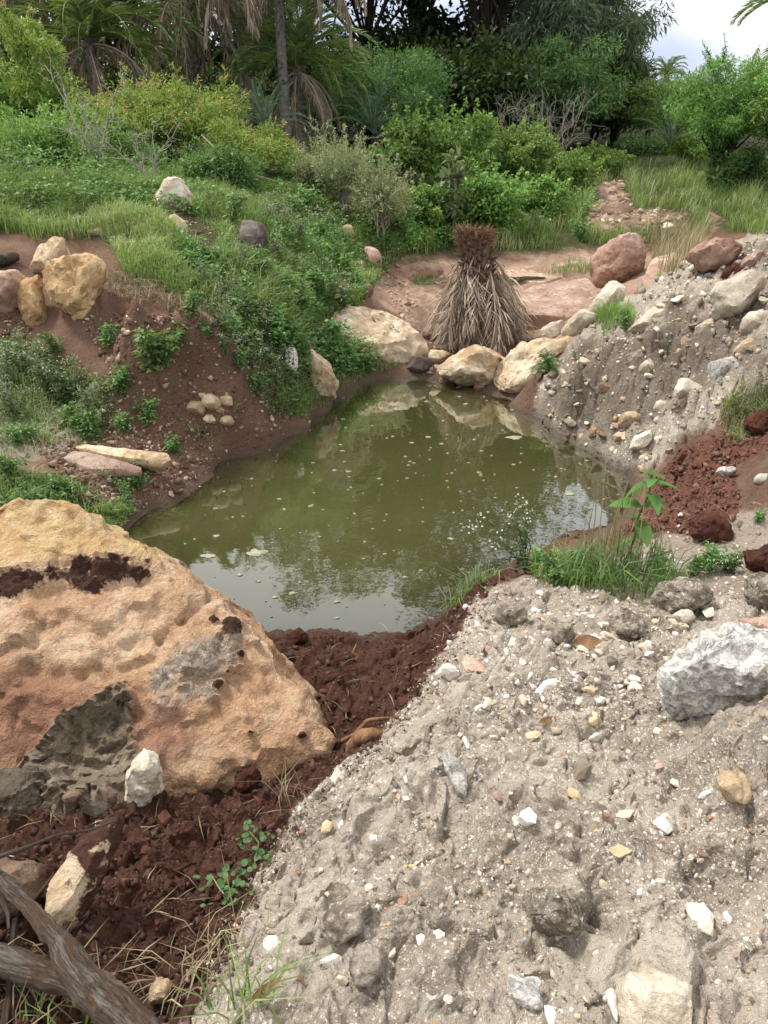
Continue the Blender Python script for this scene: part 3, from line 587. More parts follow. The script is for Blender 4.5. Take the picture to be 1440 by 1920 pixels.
def half_soil(V, Nn, at):
    x, y = project(V); at['m_red'][:] = np.clip(.5 + (x - 150) / 160 + .25 * fbm(V, 9, 3), 0, 1) * .9; return V
B_ = [
 ('yellow_boulder', 'large pitted yellow boulder jutting from the cut red bank', [(86,548),(84,508),(110,478),(140,470),(168,470),(192,497),(172,522),(166,560),(168,592),(140,597),(118,575)], 'yellow', dict(amp=.07, facet=3, base=(140, 597), smooth=1, sink=.05)),
 ('yellow_boulder', 'smaller cream yellow boulder perched behind the pitted yellow one', [(62,500),(80,462),(104,447),(126,448),(136,468),(120,490),(96,510)], 'tan', dict(amp=.08, facet=2, base=(100,540), yoff=.22)),
 ('curved_stone', 'curved ochre stone like a horn beside the pitted yellow boulder', [(33,535),(48,518),(70,514),(74,530),(66,560),(82,598),(66,610),(46,606),(36,575)], 'yellow', dict(amp=.06, facet=1)),
 ('pink_boulder', 'smooth pink boulder below the black log on the left bank', [(-40,520),(0,500),(32,499),(44,520),(40,545),(20,565),(-40,575)], 'pink', dict(amp=.04)),
 ('cream_boulder', 'rounded cream boulder crowning the grassy mound', [(284,372),(296,350),(318,336),(345,338),(361,358),(360,385),(330,395),(290,392)], 'pale', dict(amp=.05, facet=2, edge=.03)),
 ('tan_stone', 'tan stone half sunk in bare earth below the cream boulder', [(312,418),(322,402),(338,400),(352,418),(348,432),(320,432)], 'tan', {}),
 ('purple_boulder', 'dark purple grey boulder with a pale patch among the weeds', [(438,440),(446,415),(462,408),(490,420),(506,445),(500,468),(470,476),(445,468)], 'dark', dict(amp=.05, facet=2)),
 ('cream_slab', 'long low cream slab in the grass above the yellow boulder', [(155,436),(180,427),(206,428),(200,438),(165,442)], 'pale', {}),
 ('tan_stone', 'flat tan stone beneath the wispy pale bush', [(632,432),(648,420),(668,425),(662,440),(640,442)], 'tan', {}),
 ('tan_stone', 'upright pinkish stone at the foot of the wispy pale bush', [(678,485),(684,460),(698,458),(714,476),(718,498),(700,503)], 'pink', dict(facet=2)),
 ('round_stone', 'round brown stone at the edge of the wet rock ledge', [(672,542),(682,531),(696,532),(700,545),(690,556),(676,553)], 'brown', {}),
 ('tan_stone', 'small tan stone next to the upright pinkish stone', [(663,495),(672,486),(684,490),(682,501),(668,502)], 'tan', {}),
 ('cream_slab_boulder', 'great flat topped cream slab at the head of the pond', [(568,612),(588,590),(620,572),(680,567),(716,576),(752,603),(792,628),(814,645),(802,666),(742,680),(690,674),(640,660),(590,635)], 'cream', dict(amp=.035, lean=1.4, thick=.35, facet=2, smooth=1)),
 ('white_stone', 'thin white upright stone leaning by the tan block', [(526,660),(528,642),(545,638),(556,660),(554,690),(545,702),(532,690)], 'white', dict(facet=2)),
 ('tan_block', 'cracked tan block standing at the left waterline', [(556,690),(560,652),(585,655),(612,678),(632,710),(625,730),(600,735),(580,715)], 'tan', dict(amp=.06, facet=4)),
 ('tan_boulder', 'broken tan boulder under the dead palm stump at the water', [(823,682),(846,660),(880,652),(930,655),(962,660),(952,682),(936,702),(920,713),(872,709),(832,698)], 'tan', dict(amp=.05, facet=3, smooth=1, thick=.4)),
 ('tan_boulder', 'sloping tan boulder at the right head of the pond', [(919,730),(928,692),(965,655),(1015,634),(1072,638),(1082,660),(1040,690),(985,706),(968,742),(938,745)], 'tan', dict(amp=.045, lean=.9, facet=2, thick=.4)),
 ('flat_stone', 'reddish flat stone in the dry inlet', [(785,628),(800,614),(840,610),(850,625),(830,640),(795,640)], 'brown', dict(lean=1.2)),
 ('flat_stone', 'dark wedge stone between the cream slab and the stump', [(765,690),(772,668),(800,662),(812,680),(800,698),(775,699)], 'dark', {}),
 ('flat_stone', 'pale flat stone balanced on the inlet rubble', [(798,668),(806,656),(838,660),(850,672),(830,682),(804,680)], 'tan', dict(lean=.9)),
 ('flat_stone', 'brown stone wedged below the broken tan boulder', [(815,705),(830,690),(860,702),(855,722),(825,722)], 'brown', {}),
 ('flat_stone', 'thin red stone lying on the waterline by the broken boulder', [(880,722),(895,715),(918,718),(915,733),(890,735)], 'red', dict(lean=.8)),
 ('white_block', 'angular white block leaning against the rubble bank', [(1104,585),(1118,556),(1142,528),(1162,522),(1178,546),(1170,565),(1140,584),(1118,596)], 'pale', dict(amp=.03, facet=4, smooth=0)),
 ('white_block', 'low white block with a broken dark side below the angular one', [(1058,612),(1075,588),(1092,580),(1122,590),(1118,606),(1090,622),(1068,631)], 'pale', dict(amp=.03, facet=4, smooth=0)),
 ('grey_stone', 'grey stone half buried beside the low white block', [(1004,634),(1020,612),(1052,600),(1064,616),(1058,634),(1020,640)], 'pale', dict(facet=2)),
 ('long_boulder', 'long rounded cream boulder lying on the rubble bank', [(1187,615),(1200,596),(1226,578),(1270,565),(1302,570),(1310,590),(1285,605),(1245,618),(1205,627)], 'pale', dict(amp=.05, facet=1)),
 ('pale_boulder', 'angular pale boulder high on the rubble bank', [(1336,548),(1350,532),(1378,520),(1405,509),(1430,522),(1433,545),(1405,570),(1372,590),(1350,584)], 'pale', dict(amp=.04, facet=4, smooth=1)),
 ('red_boulder', 'big reddish boulder standing on the flat bedrock', [(1105,500),(1114,475),(1140,452),(1166,434),(1192,434),(1209,458),(1206,500),(1192,526),(1140,534),(1112,522)], 'red', dict(amp=.05, facet=3, smooth=1)),
 ('red_boulder', 'low red boulder on the crest of the rubble bank', [(1300,472),(1320,452),(1350,446),(1385,452),(1400,470),(1380,490),(1320,498)], 'red', dict(amp=.06, base=(1350, 500))),
 ('split_slab', 'grey brown split slab lying on the left shore', [(112,862),(138,846),(165,848),(262,876),(256,890),(175,891),(140,880)], 'pink', dict(lean=1.6, thick=.09, amp=.012, facet=-4, smooth=0, chipk=.05)),
 ('split_slab', 'rusty cream split slab lying on the grey brown one', [(138,842),(150,834),(190,838),(250,850),(312,852),(315,862),(296,873),(240,868),(180,858)], 'tan', dict(lean=1.6, thick=.09, amp=.012, facet=-4, smooth=0, base=(200, 880), yoff=.05, chipk=.05)),
 ('granite_boulder', 'speckled white and grey granite boulder on the gravel bank', [(1258,1272),(1270,1232),(1302,1202),(1340,1186),(1400,1184),(1470,1192),(1500,1260),(1480,1300),(1400,1292),(1330,1294)], 'granite', dict(amp=.06, lean=2.2, thick=.2, facet=3, smooth=0, yoff=.13, sink=.8, chipk=.22)),
 ('sandstone_slab', 'pale squared slab with white veins standing in the gravel', [(1163,1915),(1172,1850),(1182,1822),(1240,1822),(1288,1832),(1298,1848),(1292,1900),(1290,1990),(1170,1990)], 'pale', dict(amp=.02, lean=1., thick=.12, facet=3, smooth=0, base=(1230, 1960))),
 ('pointed_slab', 'pointed grey slate shard with a tan edge beside the squared slab', [(934,1832),(948,1826),(985,1850),(1020,1880),(1015,1896),(985,1892),(955,1870)], 'granite', dict(amp=.03, facet=3, lean=1.2, thick=.06)),
 ('tan_block', 'brown tan block fallen at the foot of the mud hummock', [(1346,1470),(1352,1452),(1395,1450),(1408,1478),(1398,1502),(1368,1502)], 'tan', dict(facet=4, smooth=0, amp=.03)),
 ('upright_shard', 'upright pale shard with an orange rim on the gravel edge', [(824,1420),(838,1406),(862,1422),(878,1470),(874,1494),(855,1480),(845,1445)], 'granite', dict(facet=3, amp=.04, thick=.06, smooth=0)),
 ('mud_lump', 'smooth dark mud lump in the gravel, the larger of two', [(600,1735),(620,1700),(655,1685),(692,1690),(696,1715),(672,1750),(635,1772),(605,1765)], 'mud', dict(amp=.035, lean=.9)),
 ('mud_lump', 'rounded dark mud lump in the gravel beside the white chip', [(652,1820),(660,1785),(690,1770),(722,1790),(720,1830),(695,1850),(662,1846)], 'mud', dict(amp=.035, lean=.9)),
 ('mud_clod', 'crumbly mud clod with white quartz stuck in its side', [(982,1702),(1000,1680),(1040,1668),(1080,1690),(1090,1722),(1062,1742),(1010,1748)], 'mud', dict(amp=.09)),
 ('mud_clod', 'dark brown clod on the gravel crest behind the curled leaf', [(1150,1178),(1160,1152),(1182,1144),(1208,1158),(1210,1190),(1180,1198)], 'mud', dict(amp=.08)),
 ('mud_clod', 'wide brown clod below the leafy weed clump', [(1230,1128),(1240,1100),(1280,1088),(1325,1092),(1336,1118),(1300,1140),(1250,1144)], 'mud', dict(amp=.07)),
 ('mud_clod', 'clod at the upper rim of the gravel bank', [(930,1160),(942,1130),(965,1126),(988,1142),(980,1166),(950,1172)], 'mud', dict(amp=.08)),
 ('mud_clod', 'ragged mud clod between pale chips on the gravel bank', [(1034,1195),(1045,1170),(1070,1168),(1078,1190),(1062,1208),(1042,1206)], 'mud', dict(amp=.09)),
 ('grey_stone', 'flat topped pale grey stone beside the speckled granite boulder', [(1253,1160),(1268,1146),(1296,1142),(1305,1160),(1290,1172),(1262,1170)], 'pale', dict(lean=1.)),
 ('grey_stone', 'mauve grey stone behind the speckled granite boulder', [(1388,1172),(1400,1162),(1440,1158),(1470,1170),(1450,1184),(1400,1184)], 'pink', dict(lean=1.)),
 ('mud_clod', 'grey clod on the sand by the right edge', [(1408,1140),(1415,1090),(1440,1080),(1500,1090),(1500,1150),(1430,1152)], 'mud', dict(amp=.08)),
 ('red_clod', 'big red clod beside the sand, right of the weed clump', [(1405,1050),(1415,1028),(1440,1024),(1490,1030),(1490,1070),(1425,1068)], 'redclod', dict(amp=.09)),
 ('red_clod', 'red clod at the edge of the grassy shelf', [(1402,806),(1408,782),(1432,774),(1470,780),(1470,815),(1425,816)], 'redclod', dict(amp=.09)),
 ('red_clod', 'domed red clod at the end of the dry red soil', [(1298,1000),(1312,970),(1340,962),(1368,985),(1366,1008),(1325,1014)], 'redclod', dict(amp=.08)),
 ('red_clod', 'red clod tucked under the angular pale boulder', [(1360,512),(1372,498),(1400,494),(1420,505),(1400,518),(1370,522)], 'redclod', dict(amp=.09)),
 ('red_clod', 'largest red clod on the soil spit at the water', [(545,1200),(548,1184),(562,1178),(574,1188),(572,1204),(556,1208)], 'redclod', dict(amp=.08)),
 ('red_clod', 'red clod squeezed under the orange boulder', [(440,1462),(455,1440),(480,1438),(486,1458),(470,1480),(446,1482)], 'redclod', dict(amp=.08)),
 ('mud_pillar', 'white crusted mud knob capped with a crumb of red soil', [(236,1500),(246,1460),(236,1435),(240,1418),(262,1408),(286,1416),(298,1440),(290,1480),(276,1512),(250,1514)], 'pale', dict(amp=.05, lean=.3, y0=1.6)),
 ('mud_boulder', 'big dark mud boulder left of the hollow', [(-60,1460),(0,1450),(60,1440),(100,1475),(102,1530),(80,1575),(20,1590),(-60,1590)], 'darkmud', dict(amp=.08, y0=1.56)),
 ('tan_slab', 'tan slab edge showing through the red soil', [(40,1770),(62,1705),(105,1645),(150,1580),(205,1525),(245,1512),(215,1560),(170,1630),(140,1700),(95,1760),(60,1785)], 'tan', dict(amp=.03, lean=2.6, thick=.05, facet=2, paint=half_soil)),
 ('mud_boulder', 'brown boulder under the dead branch at the left edge', [(-80,1640),(-10,1615),(40,1620),(62,1645),(50,1700),(20,1730),(-80,1740)], 'brown', dict(amp=.05, lean=.6)),
 ('tan_stone', 'knobbly cream stone among dry straw below the soil', [(278,1870),(290,1850),(310,1842),(320,1856),(305,1880),(285,1890)], 'tan', dict(amp=.08)),
 ('white_stone', 'white stone lying in the mud below the knob', [(155,1560),(160,1530),(185,1522),(200,1540),(190,1565),(168,1572)], 'white', dict(amp=.08, y0=1.62)),
 ('flat_stone', 'tan flake resting in the hollow of the orange boulder', [(184,1478),(195,1474),(218,1498),(214,1508),(198,1500)], 'brown', dict(y0=1.54, facet=3)),
 ('flat_stone', 'grey flat stone on the mud below the hollow', [(150,1520),(160,1505),(205,1508),(212,1525),(180,1530)], 'darkmud', dict(y0=1.55, facet=3)),
 ('flat_stone', 'brown chip at the foot of the dark mud boulder', [(108,1500),(125,1488),(152,1482),(150,1502),(122,1508)], 'brown', dict(y0=1.54, facet=3)),
 ('tan_stone', 'ochre stone at the waterline below the rubble bank', [(1100,815),(1108,797),(1120,800),(1122,818),(1110,822)], 'yellow', {}),
 ('pale_stone', 'jagged pale stone at the corner of the pond by the red soil', [(1185,840),(1192,815),(1220,805),(1226,825),(1208,842)], 'pale', dict(facet=3)),
 ('pale_stone', 'pale stone in the sandy shelf beside an orange chip', [(1342,885),(1350,876),(1380,874),(1384,890),(1360,894)], 'granite', dict(lean=1.)),
 ('pale_stone', 'white stone at the right edge of the sandy shelf', [(1412,900),(1420,888),(1450,886),(1452,905),(1425,908)], 'white', dict(lean=1.)),
 ('bedrock_slab', 'flat pinkish bedrock slab right of the dead palm stump', [(955,560),(1000,535),(1100,522),(1125,550),(1085,592),(990,588)], 'pink', dict(lean=6, thick=.04, facet=-5, amp=.012, chipk=.05, yoff=.12)),
 ('bedrock_slab', 'reddish bedrock slab at the edge of the grass behind the stump', [(925,512),(1000,492),(1090,487),(1102,505),(1010,530),(940,530)], 'pink', dict(lean=6, thick=.05, amp=.012, facet=-5, chipk=.05)),
 ('bedrock_slab', 'wet brown bedrock ledge behind the cream slab', [(700,560),(750,535),(830,535),(838,575),(770,598),(710,580)], 'brown', dict(lean=5, thick=.07, amp=.015, facet=-4, chipk=.06)),
 ('bedrock_slab', 'reddish ledge slab at the top of the dry inlet', [(728,515),(760,496),(830,496),(835,515),(760,528)], 'red', dict(lean=3, thick=.14, amp=.03)),
 ('bedrock_slab', 'pinkish bedrock slab beside the big reddish boulder', [(1205,520),(1225,485),(1265,474),(1290,482),(1255,520),(1222,540)], 'pink', dict(lean=6, thick=.05, amp=.012, facet=-5, chipk=.05)),
 ('bedrock_slab', 'brown ledge slab low in the dry inlet', [(745,612),(790,590),(838,590),(836,612),(785,626)], 'brown', dict(lean=3, thick=.12, amp=.03)),
 ('path_slab', 'flat pale slab of the rocky path among the grass', [(1115,362),(1140,352),(1165,350),(1168,358),(1135,370)], 'pink', dict(lean=3, thick=.08, amp=.03)),
 ('path_slab', 'brown slab across the rocky path by the small puddle', [(1110,395),(1150,378),(1190,382),(1185,398),(1130,405)], 'brown', dict(lean=3, thick=.08, amp=.03)),
]
for x_, y_, s_, m_, w_ in ((1222,690,24,'pale','below the long cream boulder'),(1292,728,26,'pale','in the middle of the rubble bank'),(1362,690,28,'granite','above the grassy shelf'),(1405,648,24,'tan','under the angular pale boulder'),(1185,785,20,'tan','above the pond corner'),(1245,762,17,'pale','over the waterline stones'),(1330,612,20,'pale','between the two big bank boulders'),(1425,600,26,'pale','behind the angular pale boulder'),(1195,668,18,'mud','under the long cream boulder end'),(1418,484,22,'pink','beside the low red crest boulder'),(1335,775,20,'pale','at the edge of the grassy shelf'),(1140,728,15,'brown','in the dark hollow of the bank')):
    B_.append(('bank_block', {'pale': 'pale', 'granite': 'grey white', 'tan': 'tan', 'mud': 'muddy', 'pink': 'pinkish', 'brown': 'brown'}[m_] + ' angular block ' + w_, [(x_ + 1.3 * s_ * math.cos(a_) * random.uniform(.8, 1.2), y_ + .75 * s_ * math.sin(a_) * random.uniform(.8, 1.15)) for a_ in np.arange(0, 6.28, .8)], m_, dict(facet=4, lean=.8, sink=.5, yoff=.06)))
for nm_, lb_, out_, mt_, kw_ in B_: rock(nm_, lb_, out_, mt_, **kw_)
for i_, (x_, y_, s_) in enumerate(((366,765,17),(396,752,20),(425,752,13),(391,786,12),(425,788,13),(380,742,9),(412,768,9))):
    rock('tan_stone', 'one of the small tan stones heaped on the bare left bank', [(x_ + 1.25 * s_ * math.cos(a_) * random.uniform(.85, 1.2), y_ + .8 * s_ * math.sin(a_) * random.uniform(.85, 1.15)) for a_ in np.arange(0, 6.28, .9)], 'tan', group='tan stones heaped on the left bank', cat='stone', facet=2, lean=.6)
# ------------------------------------------------------------------ plants
ML = dict(
 prosopis=mat_leaf('prosopis_leaf_mat', (0.0769, 0.1449, 0.0317), (0.2182, 0.3587, 0.0699), (0.4235, 0.5657, 0.1348), (0.5389, 0.3587, 0.1587)),
 lantana=mat_leaf('broad_leaf_mat', (0.0539, 0.1242, 0.0349), (0.1540, 0.2966, 0.0713), (0.3208, 0.5106, 0.1507)),
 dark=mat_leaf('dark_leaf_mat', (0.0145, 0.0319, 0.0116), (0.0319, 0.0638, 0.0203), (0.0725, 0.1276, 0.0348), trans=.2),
 acacia=mat_leaf('acacia_leaf_mat', (0.0359, 0.0911, 0.0317), (0.0898, 0.2000, 0.0667), (0.1797, 0.3312, 0.1079)),
 light=mat_leaf('light_acacia_leaf_mat', (0.0600, 0.1411, 0.0339), (0.1562, 0.3024, 0.0711), (0.3000, 0.4973, 0.1314)),
 euca=mat_leaf('eucalyptus_leaf_mat', (0.0491, 0.0898, 0.0546), (0.1043, 0.1716, 0.1002), (0.2087, 0.2970, 0.1898)),
 wispy=mat_leaf('wispy_leaf_mat', (.14, .175, .075), (.27, .32, .155), (.46, .50, .31)),
 palm=mat_leaf('palm_leaf_mat', (0.0417, 0.0824, 0.0311), (0.1045, 0.1798, 0.0551), (0.2788, 0.3596, 0.1120), trans=.25),
 bluepalm=mat_leaf('young_palm_leaf_mat', (0.0335, 0.0780, 0.0483), (0.0725, 0.1440, 0.0897), (0.1562, 0.2520, 0.1656), trans=.25),
 dead=mat_leaf('dead_frond_mat', (0.1444, 0.1031, 0.0756), (0.3094, 0.2365, 0.1856), (0.5500, 0.4606, 0.3781), trans=.1, rough=.8),
 grass=mat_leaf('grass_mat', (0.0706, 0.1310, 0.0381), (0.1732, 0.2828, 0.0794), (0.3337, 0.4554, 0.1587), (0.5134, 0.4830, 0.3015)),
 dry=mat_leaf('dry_grass_mat', (.17, .125, .07), (.30, .24, .14), (.45, .38, .25), trans=.15, rough=.8),
 herb=mat_leaf('herb_leaf_mat', (0.0450, 0.1142, 0.0371), (0.1187, 0.2486, 0.0773), (0.2500, 0.4301, 0.1546)),
 silver=mat_leaf('silver_herb_mat', (0.0750, 0.1150, 0.0600), (0.1500, 0.2050, 0.1100), (0.3300, 0.3700, 0.2400), (0.6000, 0.6000, 0.5200)),
 bright=mat_leaf('bright_leaf_mat', (.035, .10, .02), (.075, .20, .038), (.14, .30, .07)))
MBK = dict(
 dark=mat_bark('dark_bark_mat', (.025, .020, .016), (.075, .060, .048)),
 palm=mat_bark('palm_trunk_mat', (.07, .062, .055), (.25, .225, .20), .8, (1, 1, 1)),
 grey=mat_bark('grey_twig_mat', (.20, .18, .155), (.46, .42, .375), 2.),
 pale=mat_bark('pale_bark_mat', (.16, .12, .10), (.36, .29, .24)),
 branch=mat_branch(),
 stem=mat_bark('green_stem_mat', (.06, .10, .03), (.14, .18, .07), 3.),
 fibre=mat_bark('palm_fibre_mat', (.10, .055, .03), (.32, .18, .095), 2.),
 scale=mat_bark('leaf_base_mat', (.06, .036, .026), (.20, .135, .10), 3.))
def unit(a): return a / np.maximum(np.linalg.norm(a, axis=-1, keepdims=True), 1e-9)
class Geo:
    """collects quads and triangles with a per vertex value"""
    def __init__(s): s.V = []; s.Q = []; s.T = []; s.A = []; s.n = 0
    def add(s, V, Q=None, T=None, a=0.):
        V = np.asarray(V, float).reshape(-1, 3)
        s.V.append(V); s.A.append(np.broadcast_to(np.asarray(a, float), (len(V),)))
        if Q is not None and len(Q): s.Q.append(np.asarray(Q) + s.n)
        if T is not None and len(T): s.T.append(np.asarray(T) + s.n)
        s.n += len(V)
    def mesh(s, name, mat, smooth=False):
        f = []
        if s.Q: f.append(np.concatenate(s.Q))
        if s.T: f.append(np.concatenate(s.T))
        return mesh_np(name, np.concatenate(s.V), f, [mat], smooth, {'rnd': np.concatenate(s.A)})
    def tube(s, pts, rad, sides=5, a=.5):
        pts = np.asarray(pts, float); n = len(pts); rad = np.broadcast_to(np.asarray(rad, float), (n,))
        t = unit(np.gradient(pts, axis=0)); ref = np.array([.3, .2, 1.]) if abs(t[0][2]) < .9 else np.array([1., .1, .0])
        u = unit(np.cross(t, ref)); w = np.cross(t, u); ang = np.arange(sides) / sides * 2 * np.pi
        V = pts[:, None] + rad[:, None, None] * (np.cos(ang)[None, :, None] * u[:, None] + np.sin(ang)[None, :, None] * w[:, None])
        i = np.arange(n - 1)[:, None] * sides; j = np.arange(sides)[None]; j2 = (j + 1) % sides
        Q = np.stack([i + j, i + j2, i + sides + j2, i + sides + j], -1).reshape(-1, 4)
        s.add(V, Q, a=a)
    def leaves(s, P, D, L, W, r, curl=.25, ref=None):
        """rhombic leaves at P along D"""
        n = len(P); D = unit(D); rf = unit(rng.normal(size=(n, 3)) + np.array([0, 0, 1.2])) if ref is None else ref
        S = unit(np.cross(D, rf)); U = np.cross(S, D)
        L = np.broadcast_to(L, (n,))[:, None]; W = np.broadcast_to(W, (n,))[:, None]
        V = np.stack([P, P + D * L * .45 + S * W * .5 + U * L * .06, P + D * L - U * L * curl, P + D * L * .45 - S * W * .5 + U * L * .06], 1)
        Q = np.arange(n * 4).reshape(n, 4); s.add(V, Q, a=np.repeat(np.broadcast_to(r, (n,)), 4))
def sprout(start, end, k=5, wob=.08):
    start, end = np.asarray(start, float), np.asarray(end, float); t = np.linspace(0, 1, k)[:, None]
    L = np.linalg.norm(end - start); p = start + (end - start) * t; p[:, 2] += L * .12 * np.sin(np.pi * t[:, 0])
    p[1:-1] += rng.normal(size=(k - 2, 3)) * L * wob; return p
def tree_meshes(H, W, leafm, barkm, trunk=.35, tr=.05, nclump=40, cr=.16, nleaf=9000, L=.06, Wd=.02, droop=0., flat=.7, shell=.55, lean=(0, 0), multi=1, low=0., nstem=None, tipc=.06, squash=.8, shoots=0, sl=.25):
    """trunk with limbs, crown as clumps of single leaves; sizes in metres; crown inside an uneven ellipsoid"""
    cz = (trunk * H + H) / 2; hh = (H - trunk * H) / 2
    d = unit(rng.normal(size=(nclump, 3))); rr = (shell + (1 - shell) * rng.random(nclump)) * (.78 + .3 * rng.random(nclump))
    d[:, 2] = np.where(d[:, 2] < -.3, d[:, 2] * .5, d[:, 2])
    C = d * rr[:, None] * np.array([W / 2, W / 2, hh]); C[:, 2] += cz; C[:, :2] += np.array(lean) * (C[:, 2:3] / H)
    tg = Geo(); tops = []
    for m in range(multi):
        a = rng.random() * 6.28; o = np.array([math.cos(a), math.sin(a), 0]) * (W * .12 * (multi > 1))
        top = np.array([lean[0] * .6, lean[1] * .6, H * (.55 + .25 * rng.random())]) + o * 1.6
        p = sprout(o * .3, top, 7, .035); tg.tube(p, np.linspace(tr, tr * .35, 7), 7, .5); tops.append(p)
    for c in C[:nstem or nclump]:
        p = tops[rng.integers(multi)]; k = rng.integers(1, 6); q = sprout(p[k], c, 5, .07); r0 = tr * .42 * (1 - k / 9)
        tg.tube(q, np.linspace(r0, r0 * .2, 5), 4, .5)
    g = Geo(); per = rng.integers(0, nclump, nleaf); crr = cr * W * (.55 + .9 * rng.random(nclump))
    off = rng.normal(size=(nleaf, 3)); off = unit(off) * (rng.random(nleaf) ** .45)[:, None] * crr[per][:, None]; off[:, 2] *= flat
    P = C[per] + off; P[:, 2] = np.maximum(P[:, 2], low)
    D = unit(off) * .7 + rng.normal(size=(nleaf, 3)) * .55; D[:, 2] += .15 - droop
    v = .5 * rng.random(nleaf) + .34 * rng.random(nclump)[per] + .10 * (off[:, 2] / (crr[per] + 1e-6) + .5)
    v = np.clip(v, 0, .84); v[rng.random(nleaf) < tipc] = .97
    v = np.where((P[:, 2] < .55 * H) & (v > .9), .5, v)
    g.leaves(P, D, L * (.7 + .6 * rng.random(nleaf)), Wd * (.75 + .5 * rng.random(nleaf)), v, .2 + .3 * droop)
    for _ in range(shoots):                     # long shoots that break the outline
        c = C[rng.integers(nclump)]; dd = unit(unit(c - [0, 0, cz]) * .8 + np.array([0, 0, .9]) + rng.normal(size=3) * .4); ln = sl * W * (.4 + .8 * rng.random())
        q = sprout(c, c + dd * ln, 6, .05); tg.tube(q, np.linspace(tr * .16, tr * .05, 6), 3, .5); m = int(ln / L * 5) + 4; t = rng.random(m) * 5
        P = np.stack([np.interp(t, np.arange(6), q[:, k]) for k in range(3)], 1); D = rng.normal(size=(m, 3)) + dd * .8
        g.leaves(P, D, L * (.7 + .5 * rng.random(m)), Wd * (.8 + .4 * rng.random(m)), np.where(t > 4, .97 if tipc else .8, .35 + .45 * rng.random(m)), .25)
    return tg.mesh('trunk', MBK[barkm]), g.mesh('crown', ML[leafm])
def put_tree(meshes, name, label, cat, loc, rz=0., sc=1., group=None):
    e = tag(empty(name, loc, rz, sc), label, cat, group)
    mobj('trunk', meshes[0], e); mobj('crown', meshes[1], e); return e
def spot(px, pytop, Y):
    p = at_y(px, pytop, Y); z = hz1(p[0], Y); dep = Y / ray(px, pytop)[1]
    return np.array([p[0], Y, z - .05]), p[2] - z + .05, dep / F
def plant(name, label, cat, px, pytop, Y, wpx, leafm, barkm='dark', group=None, **kw):
    loc, H, m = spot(px, pytop, Y); W = wpx * m
    return put_tree(tree_meshes(H, W, leafm, barkm, **kw), name, label, cat, loc, 0, 1., group)
# --- tall dark trees filling the back
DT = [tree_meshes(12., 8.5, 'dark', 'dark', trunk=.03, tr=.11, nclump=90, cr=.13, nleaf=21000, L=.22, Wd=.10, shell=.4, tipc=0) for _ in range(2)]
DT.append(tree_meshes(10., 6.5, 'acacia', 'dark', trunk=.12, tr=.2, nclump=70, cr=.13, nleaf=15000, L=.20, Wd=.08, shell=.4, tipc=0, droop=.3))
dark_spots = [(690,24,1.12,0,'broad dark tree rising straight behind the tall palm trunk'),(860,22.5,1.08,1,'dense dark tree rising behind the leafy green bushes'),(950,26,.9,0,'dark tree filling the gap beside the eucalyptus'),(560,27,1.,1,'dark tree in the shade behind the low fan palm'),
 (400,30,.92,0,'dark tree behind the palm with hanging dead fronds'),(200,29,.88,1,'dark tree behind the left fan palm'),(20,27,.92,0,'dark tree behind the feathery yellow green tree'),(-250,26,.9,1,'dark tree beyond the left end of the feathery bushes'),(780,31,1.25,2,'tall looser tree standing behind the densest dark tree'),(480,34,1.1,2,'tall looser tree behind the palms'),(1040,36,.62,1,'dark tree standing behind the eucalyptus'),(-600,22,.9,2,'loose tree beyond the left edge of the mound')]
for px_, Y_, s_, k_, lb_ in dark_spots:
    p_ = at_y(px_, 240, Y_); put_tree(DT[k_], 'shade_tree', lb_, 'tree', (p_[0], Y_, hz1(p_[0], Y_) - .1), random.uniform(0, 6.28), s_, 'trees at the back of the clearing')
# --- lower undergrowth closing the horizon
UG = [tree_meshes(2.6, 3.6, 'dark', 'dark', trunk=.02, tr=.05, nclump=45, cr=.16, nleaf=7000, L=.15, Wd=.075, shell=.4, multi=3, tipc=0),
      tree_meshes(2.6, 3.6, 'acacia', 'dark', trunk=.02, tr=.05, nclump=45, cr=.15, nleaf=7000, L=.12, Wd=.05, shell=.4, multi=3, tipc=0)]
ug = [(-200,17,.9,0),(60,17.5,.7,0),(240,18,.55,0),(330,24,.7,0),(420,23,.6,0),(500,22,.55,0),(610,20,.62,0),(690,20,.8,0),(800,19,.9,0),(890,18.5,.95,0),(970,19,.9,1),(1050,20,.85,0),(1110,22,.75,1),(1160,21,.6,0),(1215,24,.55,1),(1290,25,.5,0),(1370,22,.45,1),(1470,19,.6,1),(1600,17,.8,0),(1800,15,1.,1),(-500,16,1.2,1),(1010,27,1.2,0),(1120,30,1.0,0),(1200,33,.75,1),(1330,33,.7,0),(1440,32,.7,1),(1560,30,.9,1),(760,24,1.3,0),(900,25,1.3,0),(620,26,1.2,0),(350,33,1.5,0),(200,32,1.5,0),(60,30,1.5,0),(480,31,1.4,0)]
